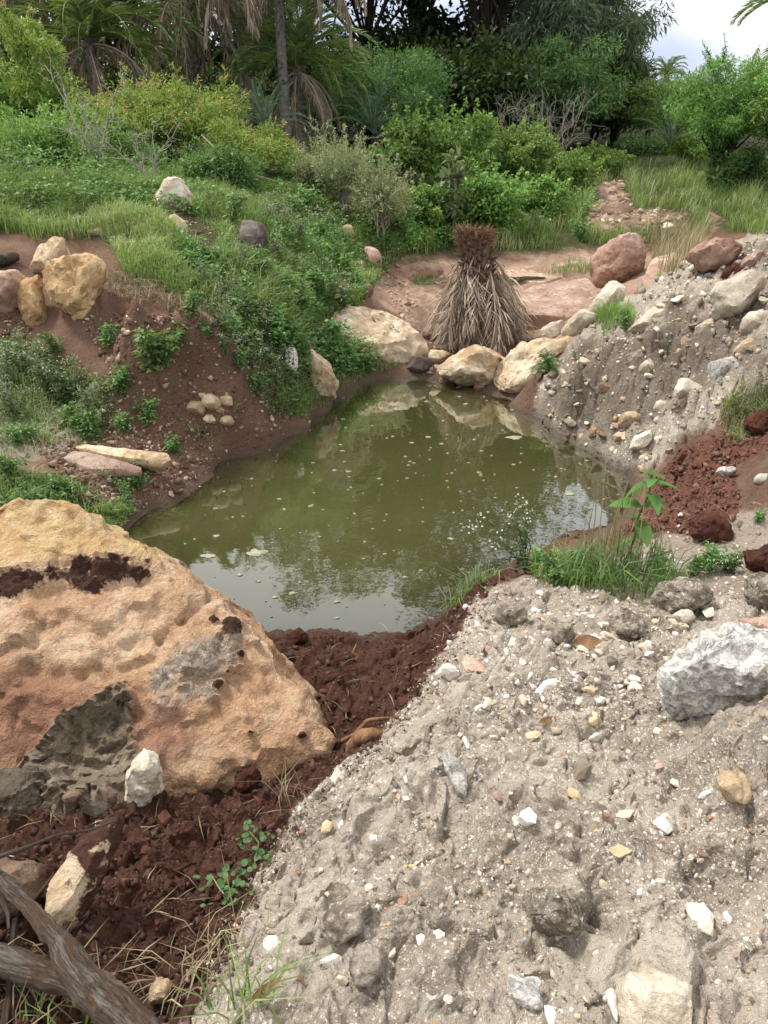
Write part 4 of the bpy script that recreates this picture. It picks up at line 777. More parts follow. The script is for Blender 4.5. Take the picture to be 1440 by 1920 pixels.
UGL = [('dark undergrowth bush ' if k == 0 else 'fine leaved undergrowth bush ') + w for (_, _, _, k), w in zip(ug, ('beyond the left feathery tree', 'behind the left feathery tree', 'under the dark date palm', 'deep behind the yellow green palm', 'between the palm trunks', 'behind the young palm at the tall trunk', 'right behind the low fan of palm fronds', 'between the fan palm and feathery mid green tree', 'at the foot of the feathery mid green tree', 'behind the widest leafy bush', 'below the dry tangle of twigs', 'behind the dry tangle of twigs', 'at the foot of the tall eucalyptus', 'at the head of the rocky path', 'right of the slim eucalyptus', 'in front of the low spreading acacia', 'behind the light feathery acacia', 'at the foot of the acacia by the margin', 'under the right margin palm', 'past the right margin', 'past the left end of the mound', 'in the gap beside the eucalyptus', 'far behind the eucalyptus', 'far behind the head of the path', 'below the distant palm', 'far behind the light acacia', 'far right beyond the acacias', 'deep under the densest dark tree', 'deep under the dark tree by the twigs', 'deep under the broad dark tree', 'far behind the yellow green palm', 'far behind the dark date palm', 'far behind the left palm', 'far behind the tall palm'))]
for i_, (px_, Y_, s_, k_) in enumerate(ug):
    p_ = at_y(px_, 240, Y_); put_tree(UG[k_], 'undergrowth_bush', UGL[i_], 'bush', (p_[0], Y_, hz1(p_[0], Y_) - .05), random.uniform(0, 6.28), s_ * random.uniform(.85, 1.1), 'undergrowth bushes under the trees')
# --- individual trees and bushes
plant('acacia_tree', 'feathery mid green tree glowing before the dark trees', 'tree', 745, 78, 17.5, 270, 'acacia', nclump=60, cr=.14, nleaf=22000, L=.085, Wd=.02, trunk=.05, tr=.06, multi=2)
plant('eucalyptus_tree', 'tall eucalyptus with drooping grey green leaves at the edge of the sky', 'tree', 1110, -160, 20.5, 260, 'euca', 'pale', nclump=70, cr=.15, nleaf=15000, L=.20, Wd=.035, droop=.9, trunk=.2, tr=.14, shell=.3)
plant('eucalyptus_tree', 'slim eucalyptus whose side branch stands clear against the sky', 'tree', 1190, 0, 21.5, 115, 'euca', 'pale', nclump=30, cr=.2, nleaf=5500, L=.20, Wd=.035, droop=.9, trunk=.25, tr=.09, shell=.3)
plant('acacia_tree', 'light green acacia with yellow crown top beside the eucalyptus', 'tree', 1080, 70, 18.5, 230, 'acacia', nclump=45, cr=.15, nleaf=12000, L=.12, Wd=.035, trunk=.15, tr=.07, multi=2, droop=.4)
plant('acacia_tree', 'light feathery acacia at the right over the grass', 'tree', 1395, 92, 13.5, 240, 'light', nclump=60, cr=.13, nleaf=24000, L=.065, Wd=.015, trunk=.18, tr=.06, multi=3, shell=.3, shoots=120, sl=.18)
plant('acacia_tree', 'low spreading acacia behind the light feathery one', 'tree', 1265, 150, 20, 220, 'light', nclump=40, cr=.15, nleaf=16000, L=.09, Wd=.022, trunk=.05, tr=.05, multi=3)
plant('acacia_tree', 'acacia at the right margin beside the light feathery one', 'tree', 1560, 60, 12.5, 260, 'light', nclump=50, cr=.14, nleaf=11000, L=.075, Wd=.024, trunk=.15, tr=.06, multi=3)
plant('feathery_bush', 'feathery yellow green bush with reddish tips spreading over the mound', 'bush', 300, 148, 11.6, 330, 'prosopis', nclump=80, cr=.10, nleaf=27000, L=.062, Wd=.014, trunk=.02, tr=.03, multi=5, shell=.3, tipc=.10, shoots=150, sl=.16)
plant('feathery_bush', 'lower feathery bush at the end next to the tall palm trunk', 'bush', 462, 232, 11.2, 190, 'prosopis', nclump=40, cr=.14, nleaf=14000, L=.06, Wd=.014, trunk=.02, tr=.025, multi=4, tipc=.12, shoots=80, sl=.18)
plant('feathery_tree', 'taller feathery yellow green tree at the left edge', 'tree', -5, 28, 11., 220, 'prosopis', nclump=70, cr=.12, nleaf=30000, L=.062, Wd=.014, trunk=.03, tr=.045, multi=4, tipc=.06, shoots=140, sl=.16)
plant('feathery_bush', 'darker feathery bush filling the slope below the left tree', 'bush', 90, 215, 9.6, 300, 'light', nclump=50, cr=.14, nleaf=18000, L=.055, Wd=.014, trunk=.02, tr=.025, multi=4, shoots=100, sl=.16, shell=.3)
plant('feathery_bush', 'feathery bush joining the left slope to the spreading bush', 'bush', 175, 200, 10.6, 200, 'prosopis', nclump=45, cr=.13, nleaf=14000, L=.06, Wd=.014, trunk=.02, tr=.025, multi=4, tipc=.06, shoots=70, sl=.18)
plant('feathery_bush', 'dim green bush at the foot of the lower feathery bush', 'bush', 410, 285, 10.2, 190, 'acacia', nclump=40, cr=.14, nleaf=9000, L=.055, Wd=.018, trunk=.0, tr=.02, multi=5, shoots=50, sl=.2)
plant('feathery_bush', 'small feathery bush behind the cream boulder', 'bush', 235, 285, 9.8, 170, 'acacia', nclump=30, cr=.16, nleaf=6000, L=.055, Wd=.02, trunk=.02, tr=.02, multi=4)
for px_, py_, Y_, w_, n_, lb_ in ((745,218,13.2,165,9000,'leafy green bush nearest the wispy pale bush'),(850,212,13.4,220,13000,'widest leafy green bush behind the dead palm stump'),(965,222,13.8,200,11000,'leafy green bush between the widest one and the rocky path'),(900,320,11.8,180,7000,'low leafy bush in front of the widest green bush'),(1060,285,14.6,130,5000,'thin leafy bush at the left edge of the rocky path'),(1010,330,12.6,110,4500,'small leafy bush leaning over the grass beside the path'),(795,330,11.2,100,4000,'small leafy bush at the right of the wispy pale bush'),(560,330,12.,130,5000,'leafy bush between the feathery bushes and the wispy one')):
    plant('leafy_bush', lb_, 'bush', px_, py_, Y_, w_, 'lantana', nclump=46, cr=.125, nleaf=n_, L=.058, Wd=.038, trunk=.0, tr=.02, multi=6, shell=.25, tipc=0, shoots=60, sl=.22)
for px_, py_, Y_, w_, lb_ in ((640,258,10.8,150,'wispy pale grey green bush, the tallest of its kind'),(715,300,10.2,130,'wispy pale bush leaning right over the stones'),(590,300,10.9,90,'slender wispy bush next to the leafy one')):
    plant('wispy_bush', lb_, 'bush', px_, py_, Y_, w_, 'wispy', 'grey', nclump=70, cr=.11, nleaf=11000, L=.034, Wd=.010, trunk=.1, tr=.014, multi=9, shell=.15, tipc=.05, flat=1.7, shoots=90, sl=.4)
plant('grey_shrub', 'blue grey broad leaved shrub standing in the leafy bushes', 'shrub', 853, 292, 11.3, 62, 'silver', 'stem', nclump=16, cr=.2, nleaf=420, L=.11, Wd=.06, trunk=.1, tr=.012, multi=3, tipc=0)
plant('grass_shrub', 'yellow green shrub at the edge of the tall grass', 'shrub', 1310, 225, 16.5, 110, 'light', nclump=25, cr=.18, nleaf=4500, L=.07, Wd=.03, trunk=.0, tr=.02, multi=4)
plant('grass_shrub', 'dark shrub under the light feathery acacia', 'shrub', 1400, 265, 13., 120, 'acacia', nclump=25, cr=.18, nleaf=5000, L=.06, Wd=.025, trunk=.0, tr=.02, multi=4)
plant('grass_shrub', 'low green shrub between the twig tangle and the path', 'shrub', 1120, 285, 16.8, 110, 'light', nclump=25, cr=.18, nleaf=5000, L=.07, Wd=.03, trunk=.0, tr=.02, multi=4, shoots=30)
plant('grass_shrub', 'leafy shrub at the head of the rocky path', 'shrub', 1215, 268, 18.5, 130, 'acacia', nclump=25, cr=.18, nleaf=4500, L=.08, Wd=.035, trunk=.0, tr=.02, multi=4)
# --- palms
def frond_mesh(L=2.2, e0=.9, c=1.6, nl=46, ll=.42, wd=.028, leafm='palm', hang=0., seed=0, sparse=0., rr=.022, mess=0.):
    rg = np.random.default_rng(seed); g = Geo(); n = 14; t = np.linspace(0, 1, n); a = e0 - c * t ** 1.25; dl = L / (n - 1)
    p = np.concatenate([[[0, 0, 0]], np.cumsum(np.stack([np.cos(a), 0 * a, np.sin(a)], 1)[:-1] * dl, axis=0)])
    g.tube(p, np.linspace(rr, rr * .2, n), 4, .75 if leafm != 'dead' else .6)
    for s in (-1, 1):
        tt = np.linspace(.14, .99, nl) + rg.normal(size=nl) * .004
        if sparse: tt = tt[rg.random(nl) > sparse]
        m = len(tt); base = np.stack([np.interp(tt, t, p[:, k]) for k in range(3)], 1); aa = np.interp(tt, t, a)
        f = np.stack([np.cos(aa), 0 * aa, np.sin(aa)], 1); up = np.stack([-np.sin(aa), 0 * aa, np.cos(aa)], 1)
        fw = .55 + .75 * tt; D = f * fw[:, None] + np.array([0, s, 0]) * (1.1 - .5 * tt)[:, None] + up * (.45 * (1 - hang) + rg.normal(size=m) * .16)[:, None]
        D = unit(D); D[:, 2] -= hang * 1.3; D = unit(D + rg.normal(size=(m, 3)) * (.06 + .18 * hang + mess))
        ln = ll * (np.sin(np.pi * np.clip(tt * .86 + .12, 0, 1)) ** .6) * (.8 + .3 * rg.random(m))
        S = unit(np.cross(D, f)); q = base + D * (ln * .5)[:, None]; q[:, 2] += .0; e = base + D * ln[:, None]; e[:, 2] -= ln * (.12 + .25 * hang)
        V = np.stack([base, q + S * wd * .5, e, q - S * wd * .5], 1); g.add(V, np.arange(m * 4).reshape(m, 4), a=np.repeat(np.clip(.15 + .6 * rg.random(m) + .1 * tt, 0, .9), 4))
    return g.mesh('frond', ML[leafm])
FG = [frond_mesh(e0=e, c=c, seed=i) for i, (e, c) in enumerate(((1.35, 1.5), (1.0, 1.7), (.6, 1.7), (.25, 1.5)))]
FD = [frond_mesh(L=1.9, e0=e, c=c, seed=20 + i, leafm='dead', hang=h, ll=.36, sparse=.25, wd=.03) for i, (e, c, h) in enumerate(((.1, 1.5, .6), (-.35, 1.25, .8), (-.8, .85, 1.)))]
FB = [frond_mesh(e0=e, c=c, seed=40 + i, leafm='bluepalm', ll=.34, wd=.022) for i, (e, c) in enumerate(((1.4, .9), (1.15, 1.2), (.8, 1.4)))]
def palm_trunk(h, r, bend=.0):
    n = int(h / .045) + 4; t = np.linspace(0, 1, n); p = np.stack([bend * t ** 2, 0 * t, h * t], 1)
    rr = r * (1.12 - .15 * t) * (1 + .09 * np.sin(t * h * 2 * np.pi / .11)) + r * .35 * np.exp(-t * 9)
    g = Geo(); g.tube(p, rr, 14, .5)
    # old leaf base stubs in a spiral
    m = int(h / .022); z = rng.random(m) * h; a = np.arange(m) * 2.4; d = np.stack([np.cos(a), np.sin(a), .9 + 0 * a], 1)
    c = np.stack([np.cos(a) * r * .93, np.sin(a) * r * .93, z], 1); c[:, 0] += bend * (z / h) ** 2
    g.leaves(c, d, .06, .05, .5, .0, ref=np.array([[0, 0, 1.]]))
    return g.mesh('trunk', MBK['palm'], True)
def palm(label, px, pycrown, Y, sc, green, ngreen, dead, ndead, trunk_r=.13, group=None, bend=0., name='date_palm', floor=True, az0=None):
    c = at_y(px, pycrown, Y); z0 = hz1(c[0], Y) - .05; h = max(c[2] - z0, .12)
    e = tag(empty(name, (c[0], Y, z0)), label, 'palm', group)
    if trunk_r: mobj('trunk', palm_trunk(h, trunk_r, bend), e)
    for i in range(ngreen):
        f = green[min(len(green) - 1, int(i / ngreen * len(green)))]
        o = mobj('frond', f, e, (bend, 0, h)); s = sc * random.uniform(.85, 1.12); o.rotation_euler = (random.uniform(-.15, .15), random.uniform(-.12, .12), i * 2.4 + random.uniform(-.2, .2)); o.scale = (s,) * 3
    for i in range(ndead):
        f = dead[int(i / ndead * len(dead))]
        o = mobj('dead_frond', f, e, (bend, 0, h - .1)); s = sc * random.uniform(.8, 1.1); o.rotation_euler = (random.uniform(-.25, .25), random.uniform(-.15, .15), i * 2.4 + 1 + random.uniform(-.3, .3)); o.scale = (s,) * 3
    return e
palm('tall date palm with a grey knobbly trunk and a skirt of dead fronds', 514, -150, 15., 1.05, FG, 34, FD[:2], 30, .082)
palm('date palm with arching yellow green fronds over hanging dead ones', 350, -15, 16.4, 1.08, FG, 46, FD[:2], 22, .09)
palm('date palm between the yellow green one and the tall trunk', 440, -90, 19., 1.05, FG, 26, FD[:2], 18, .10)
palm('low fan of palm fronds with a dead skirt behind the tall trunk', 556, 122, 16., .74, FG, 54, FD[1:], 20, .10)
palm('dark date palm rising over the feathery bushes at the left', 165, 70, 15.4, 1.0, FG, 52, FD, 8, .10)
palm('palm with pale dead fronds at the left end of the palms', 40, -60, 16., .95, FG, 20, FD, 22, .10)
palm('young blue green palm at the foot of the tall trunk', 500, 250, 13.6, .40, FB, 18, FD, 0, 0, name='young_palm')
palm('young blue green palm before the undergrowth beyond the wispy bush', 700, 250, 15., .42, FB, 14, FD, 0, 0, name='young_palm')
palm('young palm in the tall grass before the low spreading acacia', 1255, 275, 16.5, .42, FB, 14, FD, 0, 0, name='young_palm')
palm('distant date palm alone against the sky', 1250, 140, 34., .46, FG, 34, FD, 8, .10)
palm('date palm reaching in at the right margin above the acacia', 1590, 40, 15., .9, FG, 30, FD, 14, .10)
# ------------------------------------------------------------------ dead palm stump
def stump():
    b = hit(912, 648); e = tag(empty('dead_palm_stump', b), 'dead palm stump wrapped in a skirt of dry grey fronds', 'palm stump')
    m = np.linalg.norm(b - [0, 0, CZ]) / F * 1.02       # metres per pixel there
    top = np.array([-32 * m, .10, 190 * m])             # crown end leans left
    g = Geo(); t = np.linspace(0, 1, 12); ax = top[None] * t[:, None]; rad = np.interp(t, [0, .3, .6, .8, .9, 1], [32, 29, 25, 23, 26, 17]) * m
    g.tube(ax, rad, 14, .5); tr = mobj('trunk', g.mesh('trunk', MBK['scale'], True), e)
    # leaf bases round the crown end
    sg = Geo(); L = .12; w = .06
    V = np.array([[-w / 2, 0, 0], [w / 2, 0, 0], [w * .36, .012, L * .6], [-w * .36, .012, L * .6], [0, .035, L], [0, .02, L * .3], [0, -.018, .3 * L]])
    sg.add(V, None, [[0, 1, 5], [1, 2, 5], [2, 4, 5], [4, 3, 5], [3, 0, 5], [1, 0, 6], [2, 1, 6], [4, 2, 6], [3, 4, 6], [0, 3, 6]], .5); sm = sg.mesh('leaf_base', MBK['scale'])
    for i in range(84):
        s = .58 + .40 * (i / 84); a = i * 2.39996; r = np.interp(s, [.55, .8, .9, 1], [27, 23, 25, 16]) * m; c = top * s
        o = mobj('leaf_base', sm, tr, c + np.array([math.cos(a), math.sin(a), 0]) * r * .92); o.rotation_euler = (random.uniform(-.75, -.3), 0, a + 1.57 + math.pi + random.uniform(-.2, .2)); s_ = random.uniform(.75, 1.15); o.scale = (s_,) * 3
        o.rotation_euler = (-random.uniform(.15, .75) * (1.3 - s * .3), random.uniform(-.3, .3), a + 1.5708 + math.pi)
    # fibrous tuft
    f = Geo(); n = 950; a = rng.random(n) * 6.28; rr = np.sqrt(rng.random(n)) * 28 * m
    P = top * (.86 + .12 * rng.random((n, 1))) + np.stack([np.cos(a) * rr, np.sin(a) * rr, 0 * a], 1); D = np.stack([np.cos(a) * .75, np.sin(a) * .75, .9 + 0 * a], 1) + rng.normal(size=(n, 3)) * .45
    f.leaves(P, D, .06 + .11 * rng.random(n), .006, rng.random(n), .15); mobj('fibre_tuft', f.mesh('fibre_tuft', MBK['fibre']), e)
    # the skirt of hanging dead fronds
    sk = [frond_mesh(L=l, e0=e0, c=c, nl=40, ll=.27, wd=.012, leafm='dead', hang=h, seed=70 + i, sparse=.12, rr=.008, mess=.28) for i, (l, e0, c, h) in enumerate(((1.02, -1.0, .25, .35), (.95, -1.12, .12, .5), (.85, -.85, .5, .4), (.7, -1.2, -.25, .3)))]
    for i in range(96):
        a = random.uniform(0, 6.283); s = random.uniform(.40, .86); r = 19 * m; side = math.cos(a)
        o = mobj('dead_frond', sk[i % 4], e, top * s + np.array([math.cos(a) * r, math.sin(a) * r, 0])); ln = (s * top[2] + .0) / .83 * random.uniform(.88, 1.04)
        ln *= 1 + .14 * max(side, 0)
        o.rotation_euler = (random.uniform(-.5, .5), random.uniform(-.16, .26) - .02 * max(side, 0) + .36 * max(-side, 0) + .16 * abs(math.sin(a)), a); o.scale = (ln,) * 3
stump()
# ------------------------------------------------------------------ dead branch, log, roots, twigs
def branch(name, label, cat, limbs, mat, parts=('limb',), sides=16, rough=.12):
    base = np.asarray(limbs[0][0][-1]); e = tag(empty(name, base), label, cat)
    for i, (pts, rad) in enumerate(limbs):
        pts = np.asarray(pts, float) - base; n = len(pts); k = max(8, n * 14); t = np.linspace(0, n - 1, k)
        q = np.stack([np.interp(t, np.arange(n), pts[:, j]) for j in range(3)], 1); r = np.interp(t, np.arange(n), rad)
        for _ in range(4): q[1:-1] = (q[:-2] + 2 * q[1:-1] + q[2:]) / 4
        q += np.stack([pnoise(q * 9 + 3 + j * 11 + i * 5) for j in range(3)], 1) * r[:, None] * .5
        r = r * (1 + rough * pnoise(q * 22 + i)); g = Geo(); ns = sides if r.max() > .01 else 6; g.tube(q, r, ns, .5)
        V = g.V[0].reshape(k, ns, 3); V = V + (V - q[:, None]) * (.16 * fbm(V.reshape(-1, 3), 30, 3, .6, i)).reshape(k, ns, 1); g.V[0] = V.reshape(-1, 3)
        me = g.mesh('limb', MBK[mat], True); ln = np.concatenate([[0], np.cumsum(np.linalg.norm(np.diff(q, axis=0), axis=1))])
        for nm, val in (('bu', np.repeat(ln + i * 3, ns)), ('bv', np.tile(np.arange(ns) / ns * 2 * np.pi, k))):
            at_ = me.attributes.new(nm, 'FLOAT', 'POINT'); at_.data.foreach_set('value', val.astype(np.float32))
        mobj(parts[min(i, len(parts) - 1)], me, e)
    return e
def pz(pts): return [at_z(*p) for p in pts]
branch('dead_branch', 'thick forked dead branch with peeling grey and rusty bark', 'branch', [
  (pz([(-120,1560,.86),(0,1642,.86),(55,1700,.87),(95,1762,.88),(128,1812,.89),(185,1868,.88),(240,1930,.86),(310,2020,.84),(400,2150,.84)]), [.012,.015,.017,.02,.03,.037,.04,.042,.042]),
  (pz([(-160,1770,.80),(-60,1780,.84),(0,1795,.86),(60,1812,.87),(120,1826,.88),(165,1850,.87)]), [.022,.026,.028,.028,.026,.022]),
  (pz([(-80,1640,.9),(0,1606,.9),(50,1588,.9),(110,1565,.9),(170,1556,.88),(215,1540,.86)]), [.007,.006,.005,.004,.003,.002]),
  (pz([(-20,1672,.84),(4,1690,.86),(14,1715,.87),(16,1742,.87)]), [.006,.005,.004,.003]),
  (pz([(30,1720,.84),(20,1790,.8),(16,1860,.8),(6,1930,.82)]), [.006,.007,.007,.008]),
  (pz([(60,1690,.87),(85,1660,.9),(102,1635,.92)]), [.004,.003,.002])], 'branch', ('limb', 'limb', 'twig'))
branch('charred_log', 'short black log lying on the left bank above the pink boulder', 'log', [([hit(-60, 512) + [0, 0, .05], hit(0, 503) + [0, 0, .05], hit(36, 494) + [0, 0, .05]], [.05, .05, .035])], 'dark', ('log_body',))
branch('gnarled_root', 'gnarled reddish root curling out of the soil at the gravel edge', 'root', [(pz([(655,1440,.40),(660,1400,.48),(675,1380,.54),(700,1376,.56),(716,1385,.54),(722,1410,.48)]), [.02,.024,.026,.024,.02,.012]), (pz([(640,1390,.40),(665,1378,.47),(690,1350,.52),(740,1345,.5)]), [.008,.009,.008,.004])], 'fibre', ('root_body',))
def twigs(name, label, cat, px, py, Y, n, hpx, wpx, mat='grey', r=.008):
    m = Y / ray(px, py)[1] / F; b = at_y(px, py, Y); zb = hz1(b[0], Y); e = tag(empty(name, (b[0], Y, zb)), label, cat); up = b[2] - zb
    for i in range(n):
        g = Geo(); a = rng.normal() * .6; tip = np.array([a * wpx * m, rng.normal() * .3 * wpx * m, up + hpx * m * (.6 + .5 * rng.random())]); q = sprout((rng.normal() * .05, rng.normal() * .05, 0), tip, 9, .035)
        g.tube(q, np.linspace(r, r * .3, 9), 5)
        for j in range(7):
            k = rng.integers(2, 8); L = np.linalg.norm(tip) * .35 * rng.random(); d = unit(rng.normal(size=3) + unit(tip) * .8); g.tube(sprout(q[k], q[k] + d * L, 5, .06), np.linspace(r * .5, r * .15, 5), 4)
        mobj('stem', g.mesh('stem', MBK[mat], True), e)
    return e
twigs('bare_shrub', 'bare bleached shrub with curling stems before the feathery bush', 'shrub', 190, 330, 9.0, 7, 165, 80, r=.011)
twigs('bare_shrub', 'low bare twigs spreading beside the cream boulder', 'shrub', 275, 330, 8.9, 8, 90, 130)
twigs('bare_shrub', 'dry tangle of bare twigs above the leafy bushes', 'shrub', 1040, 240, 15.6, 26, 62, 90, r=.006)
twigs('bare_shrub', 'bare twigs on the leafy bush by the dark trees', 'shrub', 960, 228, 14.9, 12, 45, 60, r=.006)
branch('fallen_twig', 'fallen bleached twig lying beside the cream boulder', 'branch', [([hit(385, 325) + [0, 0, .45], hit(430, 350) + [0, 0, .3], hit(470, 362) + [0, 0, .22], hit(530, 362) + [0, 0, .12]], [.006, .012, .012, .006]), ([hit(430, 350) + [0, 0, .3], hit(460, 340) + [0, 0, .35], hit(500, 345) + [0, 0, .3]], [.006, .005, .003])], 'grey', ('limb', 'twig'))
# ------------------------------------------------------------------ grass and ground cover
PX_, PY_ = project(PV); PXg, PYg = PX_.reshape(NR, NC), PY_.reshape(NR, NC)
def sample(polys, n, holes=()):
    m = np.zeros(len(PV), bool)
    for p in polys: m |= in_poly(PX_, PY_, p)
    for p in holes: m &= ~in_poly(PX_, PY_, p)
    m &= (PV[:, 2] > .03); m.reshape(NR, NC)[-1] = False
    idx = np.flatnonzero(m); k = rng.choice(idx, n); r = np.minimum(k // NC, NR - 2); c = np.minimum(k % NC, NC - 2)
    fx, fy = rng.random((2, n)); V4 = PV.reshape(NR, NC, 3)
    return (V4[r, c] * ((1 - fx) * (1 - fy))[:, None] + V4[r, c + 1] * (fx * (1 - fy))[:, None] + V4[r + 1, c] * ((1 - fx) * fy)[:, None] + V4[r + 1, c + 1] * (fx * fy)[:, None])
def blades(g, P, h, w, lean=.5, v=None, dirn=None):
    n = len(P); a = rng.random(n) * 6.283; d = np.stack([np.cos(a), np.sin(a), 0 * a], 1); 
    if dirn is not None: d = unit(d * .7 + np.asarray(dirn))
    s = np.stack([-d[:, 1], d[:, 0], 0 * a], 1); s = unit(s + rng.normal(size=(n, 3)) * .2)
    H = h * (.5 + .8 * rng.random(n)); ln = lean * (.3 + rng.random(n)); W = (w * (.7 + .6 * rng.random(n)))[:, None] * .5
    z = np.array([0, 0, 1.]); m = P + z * (H * .55)[:, None] + d * (H * ln * .3)[:, None]; t = P + z * (H * (1 - .35 * ln))[:, None] + d * (H * ln)[:, None]
    V = np.stack([P - s * W - z * .01, P + s * W - z * .01, m + s * W * .8, m - s * W * .8, t], 1)
    i = np.arange(n)[:, None] * 5; r = np.repeat(np.clip(.55 * rng.random(n) + .25 * fbm(P, 1.3, 2) + .25, 0, .84) if v is None else v, 5)
    g.add(V, i + [0, 1, 2, 3], i + [3, 2, 4], r)
def grass(name, label, polys, n, h, w, mat='grass', lean=.6, dryf=.08, holes=(), clump=0., thr=.05):
    g = Geo(); P = sample(polys, n, holes)
    if clump: P = P[fbm(P, clump, 2) + .35 * rng.normal(size=len(P)) > thr]
    v = np.clip(.45 * rng.random(len(P)) + .55 * fbm(P, 1.1, 3) + .32, 0, .84); v[rng.random(len(P)) < dryf * np.clip(1 + 2.5 * fbm(P, .9, 2, .5, 5), 0, 4)] = .97
    blades(g, P, h * np.clip(1 + 1.1 * fbm(P, 1.7, 3, .6, 7), .3, 2.4), w, lean, v); o = mobj(name, g.mesh(name, ML[mat])); return tag(o, label, None, None, 'stuff')
grass('mound_grass', 'fine green grass draped over the left mound', [[(-200,440),(40,440),(60,455),(200,450),(240,530),(330,560),(430,600),(520,600),(560,520),(620,470),(640,400),(560,350),(300,330),(-200,330)]], 46000, .15, .0065, lean=.9, dryf=.10, clump=1.5, thr=-.35, holes=[[(300,395),(345,395),(420,450),(400,490),(330,450)]])
grass('slope_grass', 'rank grass on the slope above the inlet', [[(430,590),(560,500),(640,440),(720,430),(760,480),(690,540),(670,580),(580,610),(640,650),(690,680),(620,690),(540,650),(480,640)]], 10000, .13, .007, lean=.8)
grass('meadow_grass', 'tall light green grass beside the rocky path', [[(700,430),(850,380),(1000,350),(1110,330),(1150,318),(1200,310),(1300,300),(1440,300),(1700,300),(1700,430),(1440,440),(1300,440),(1240,462),(1100,470),(1000,478),(850,476),(740,482)]], 46000, .21, .009, lean=.6, dryf=.12, clump=1.1, thr=-.4, holes=[[(1070,440),(1100,405),(1118,350),(1165,338),(1185,395),(1290,402),(1300,440),(1200,455)], [(1310,400),(1345,400),(1365,435),(1330,445)]])
grass('pale_grass', 'dry pale grass tuft behind the red boulder', [[(1215,455),(1300,430),(1310,480),(1260,520),(1225,520)]], 1500, .36, .007, 'dry', .4)
grass('pool_grass', 'short grass growing in cracks of the flat bedrock', [[(1010,515),(1060,500),(1110,505),(1100,522),(1030,525)],[(770,520),(815,510),(812,550),(780,558)],[(1210,510),(1240,508),(1236,525),(1212,525)],[(1100,595),(1180,580),(1190,620),(1130,630)]], 2200, .11, .006)
grass('shelf_grass', 'sparse green grass on the right shelf above the red soil', [[(1340,780),(1390,745),(1460,725),(1500,740),(1480,790),(1400,800),(1390,840),(1360,830)]], 1900, .085, .005, lean=.8, dryf=.2)
grass('bank_grass', 'weedy grass on the lower left bank', [[(-200,650),(60,650),(150,700),(240,740),(210,800),(240,860),(120,835),(60,860),(-200,860)],[(-200,880),(110,895),(190,935),(215,990),(-200,1000)],[(340,810),(440,790),(470,810),(400,850)],[(430,600),(520,640),(560,700),(500,720),(440,660)]], 12000, .095, .0045, lean=1., dryf=.18, clump=1.8)
grass('shore_grass', 'short grass fringe on the left waterline', [[(520,740),(600,735),(640,700),(740,690),(760,708),(640,740),(600,780),(530,790)],[(180,960),(260,960),(260,1010),(190,1010)]], 2500, .10, .005, lean=.9)
grass('dry_stubble', 'dry roots and straw hanging over the cut bank', [[(190,520),(230,520),(330,570),(420,590),(430,625),(330,590),(220,560)]], 1600, .10, .004, 'dry', 1.3)
def groundcover(name, label, polys, n, L, W, mat, hgt, clump=1.2, thr=.0, holes=()):
    g = Geo(); P = sample(polys, n, holes); P = P[fbm(P, clump, 3) + .3 * rng.normal(size=len(P)) > thr]; k = len(P)
    hh = np.clip(hgt * (1 + 1.2 * fbm(P, clump * 1.5, 2, .5, 3)), .02, None); P = P + rng.normal(size=(k, 3)) * .02; P[:, 2] = P[:, 2] + hh * rng.random(k) ** .7
    D = rng.normal(size=(k, 3)); D[:, 2] = np.abs(D[:, 2]) * .5; g.leaves(P, D, L * (.6 + .8 * rng.random(k)), W * (.7 + .6 * rng.random(k)), np.clip(.6 * rng.random(k) + .35 * fbm(P, 1.7, 2, .5, 9) + .2, 0, .84), .3)
    return tag(mobj(name, g.mesh(name, ML[mat])), label, None, None, 'stuff')
groundcover('creeping_weeds', 'creeping green weeds covering the slope behind the pond', [[(330,470),(450,420),(560,390),(650,430),(740,420),(760,480),(700,540),(660,590),(570,610),(600,640),(650,640),(720,690),(640,720),(540,690),(430,600)]], 30000, .042, .024, 'herb', .13, 1.1, -.15, holes=[[(420,470),(440,405),(500,405),(515,460),(500,500),(440,500)], [(300,440),(320,395),(360,400),(430,460),(400,500),(350,470)]])
groundcover('creeping_weeds', 'creeping green weeds between the stones under the feathery bushes', [[(-200,330),(300,300),(600,300),(640,420),(500,430),(400,420),(280,400),(150,400),(-200,430)]], 22000, .05, .026, 'herb', .16, .9, -.05)
groundcover('creeping_weeds', 'creeping green weeds on the lower left bank', [[(-200,650),(60,650),(150,690),(250,740),(330,790),(240,800),(120,830),(-200,860)],[(280,690),(330,600),(360,620),(350,700)],[(430,560),(560,620),(560,720),(470,700)],[(-200,890),(110,895),(190,940),(-200,990)],[(180,900),(250,880),(300,900),(220,930)]], 11000, .034, .015, 'herb', .06, 1.6, .02)
groundcover('creeping_weeds', 'pale feathery weeds spilling down to the left waterline', [[(430,600),(560,610),(650,690),(610,745),(560,790),(500,790),(470,730),(440,660)]], 6500, .034, .013, 'silver', .10, 1.6, -.1)
groundcover('creeping_weeds', 'green weeds spilling down to the left waterline', [[(430,590),(560,600),(660,690),(620,745),(570,790),(520,780),(480,720),(440,650)]], 6000, .038, .018, 'herb', .11, 1.3, -.1)
groundcover('meadow_weeds', 'broad green weeds at the foot of the leafy bushes', [[(640,440),(760,400),(1000,370),(1100,340),(1120,400),(1000,440),(850,470),(740,480)]], 14000, .06, .036, 'lantana', .16, .9, -.05)
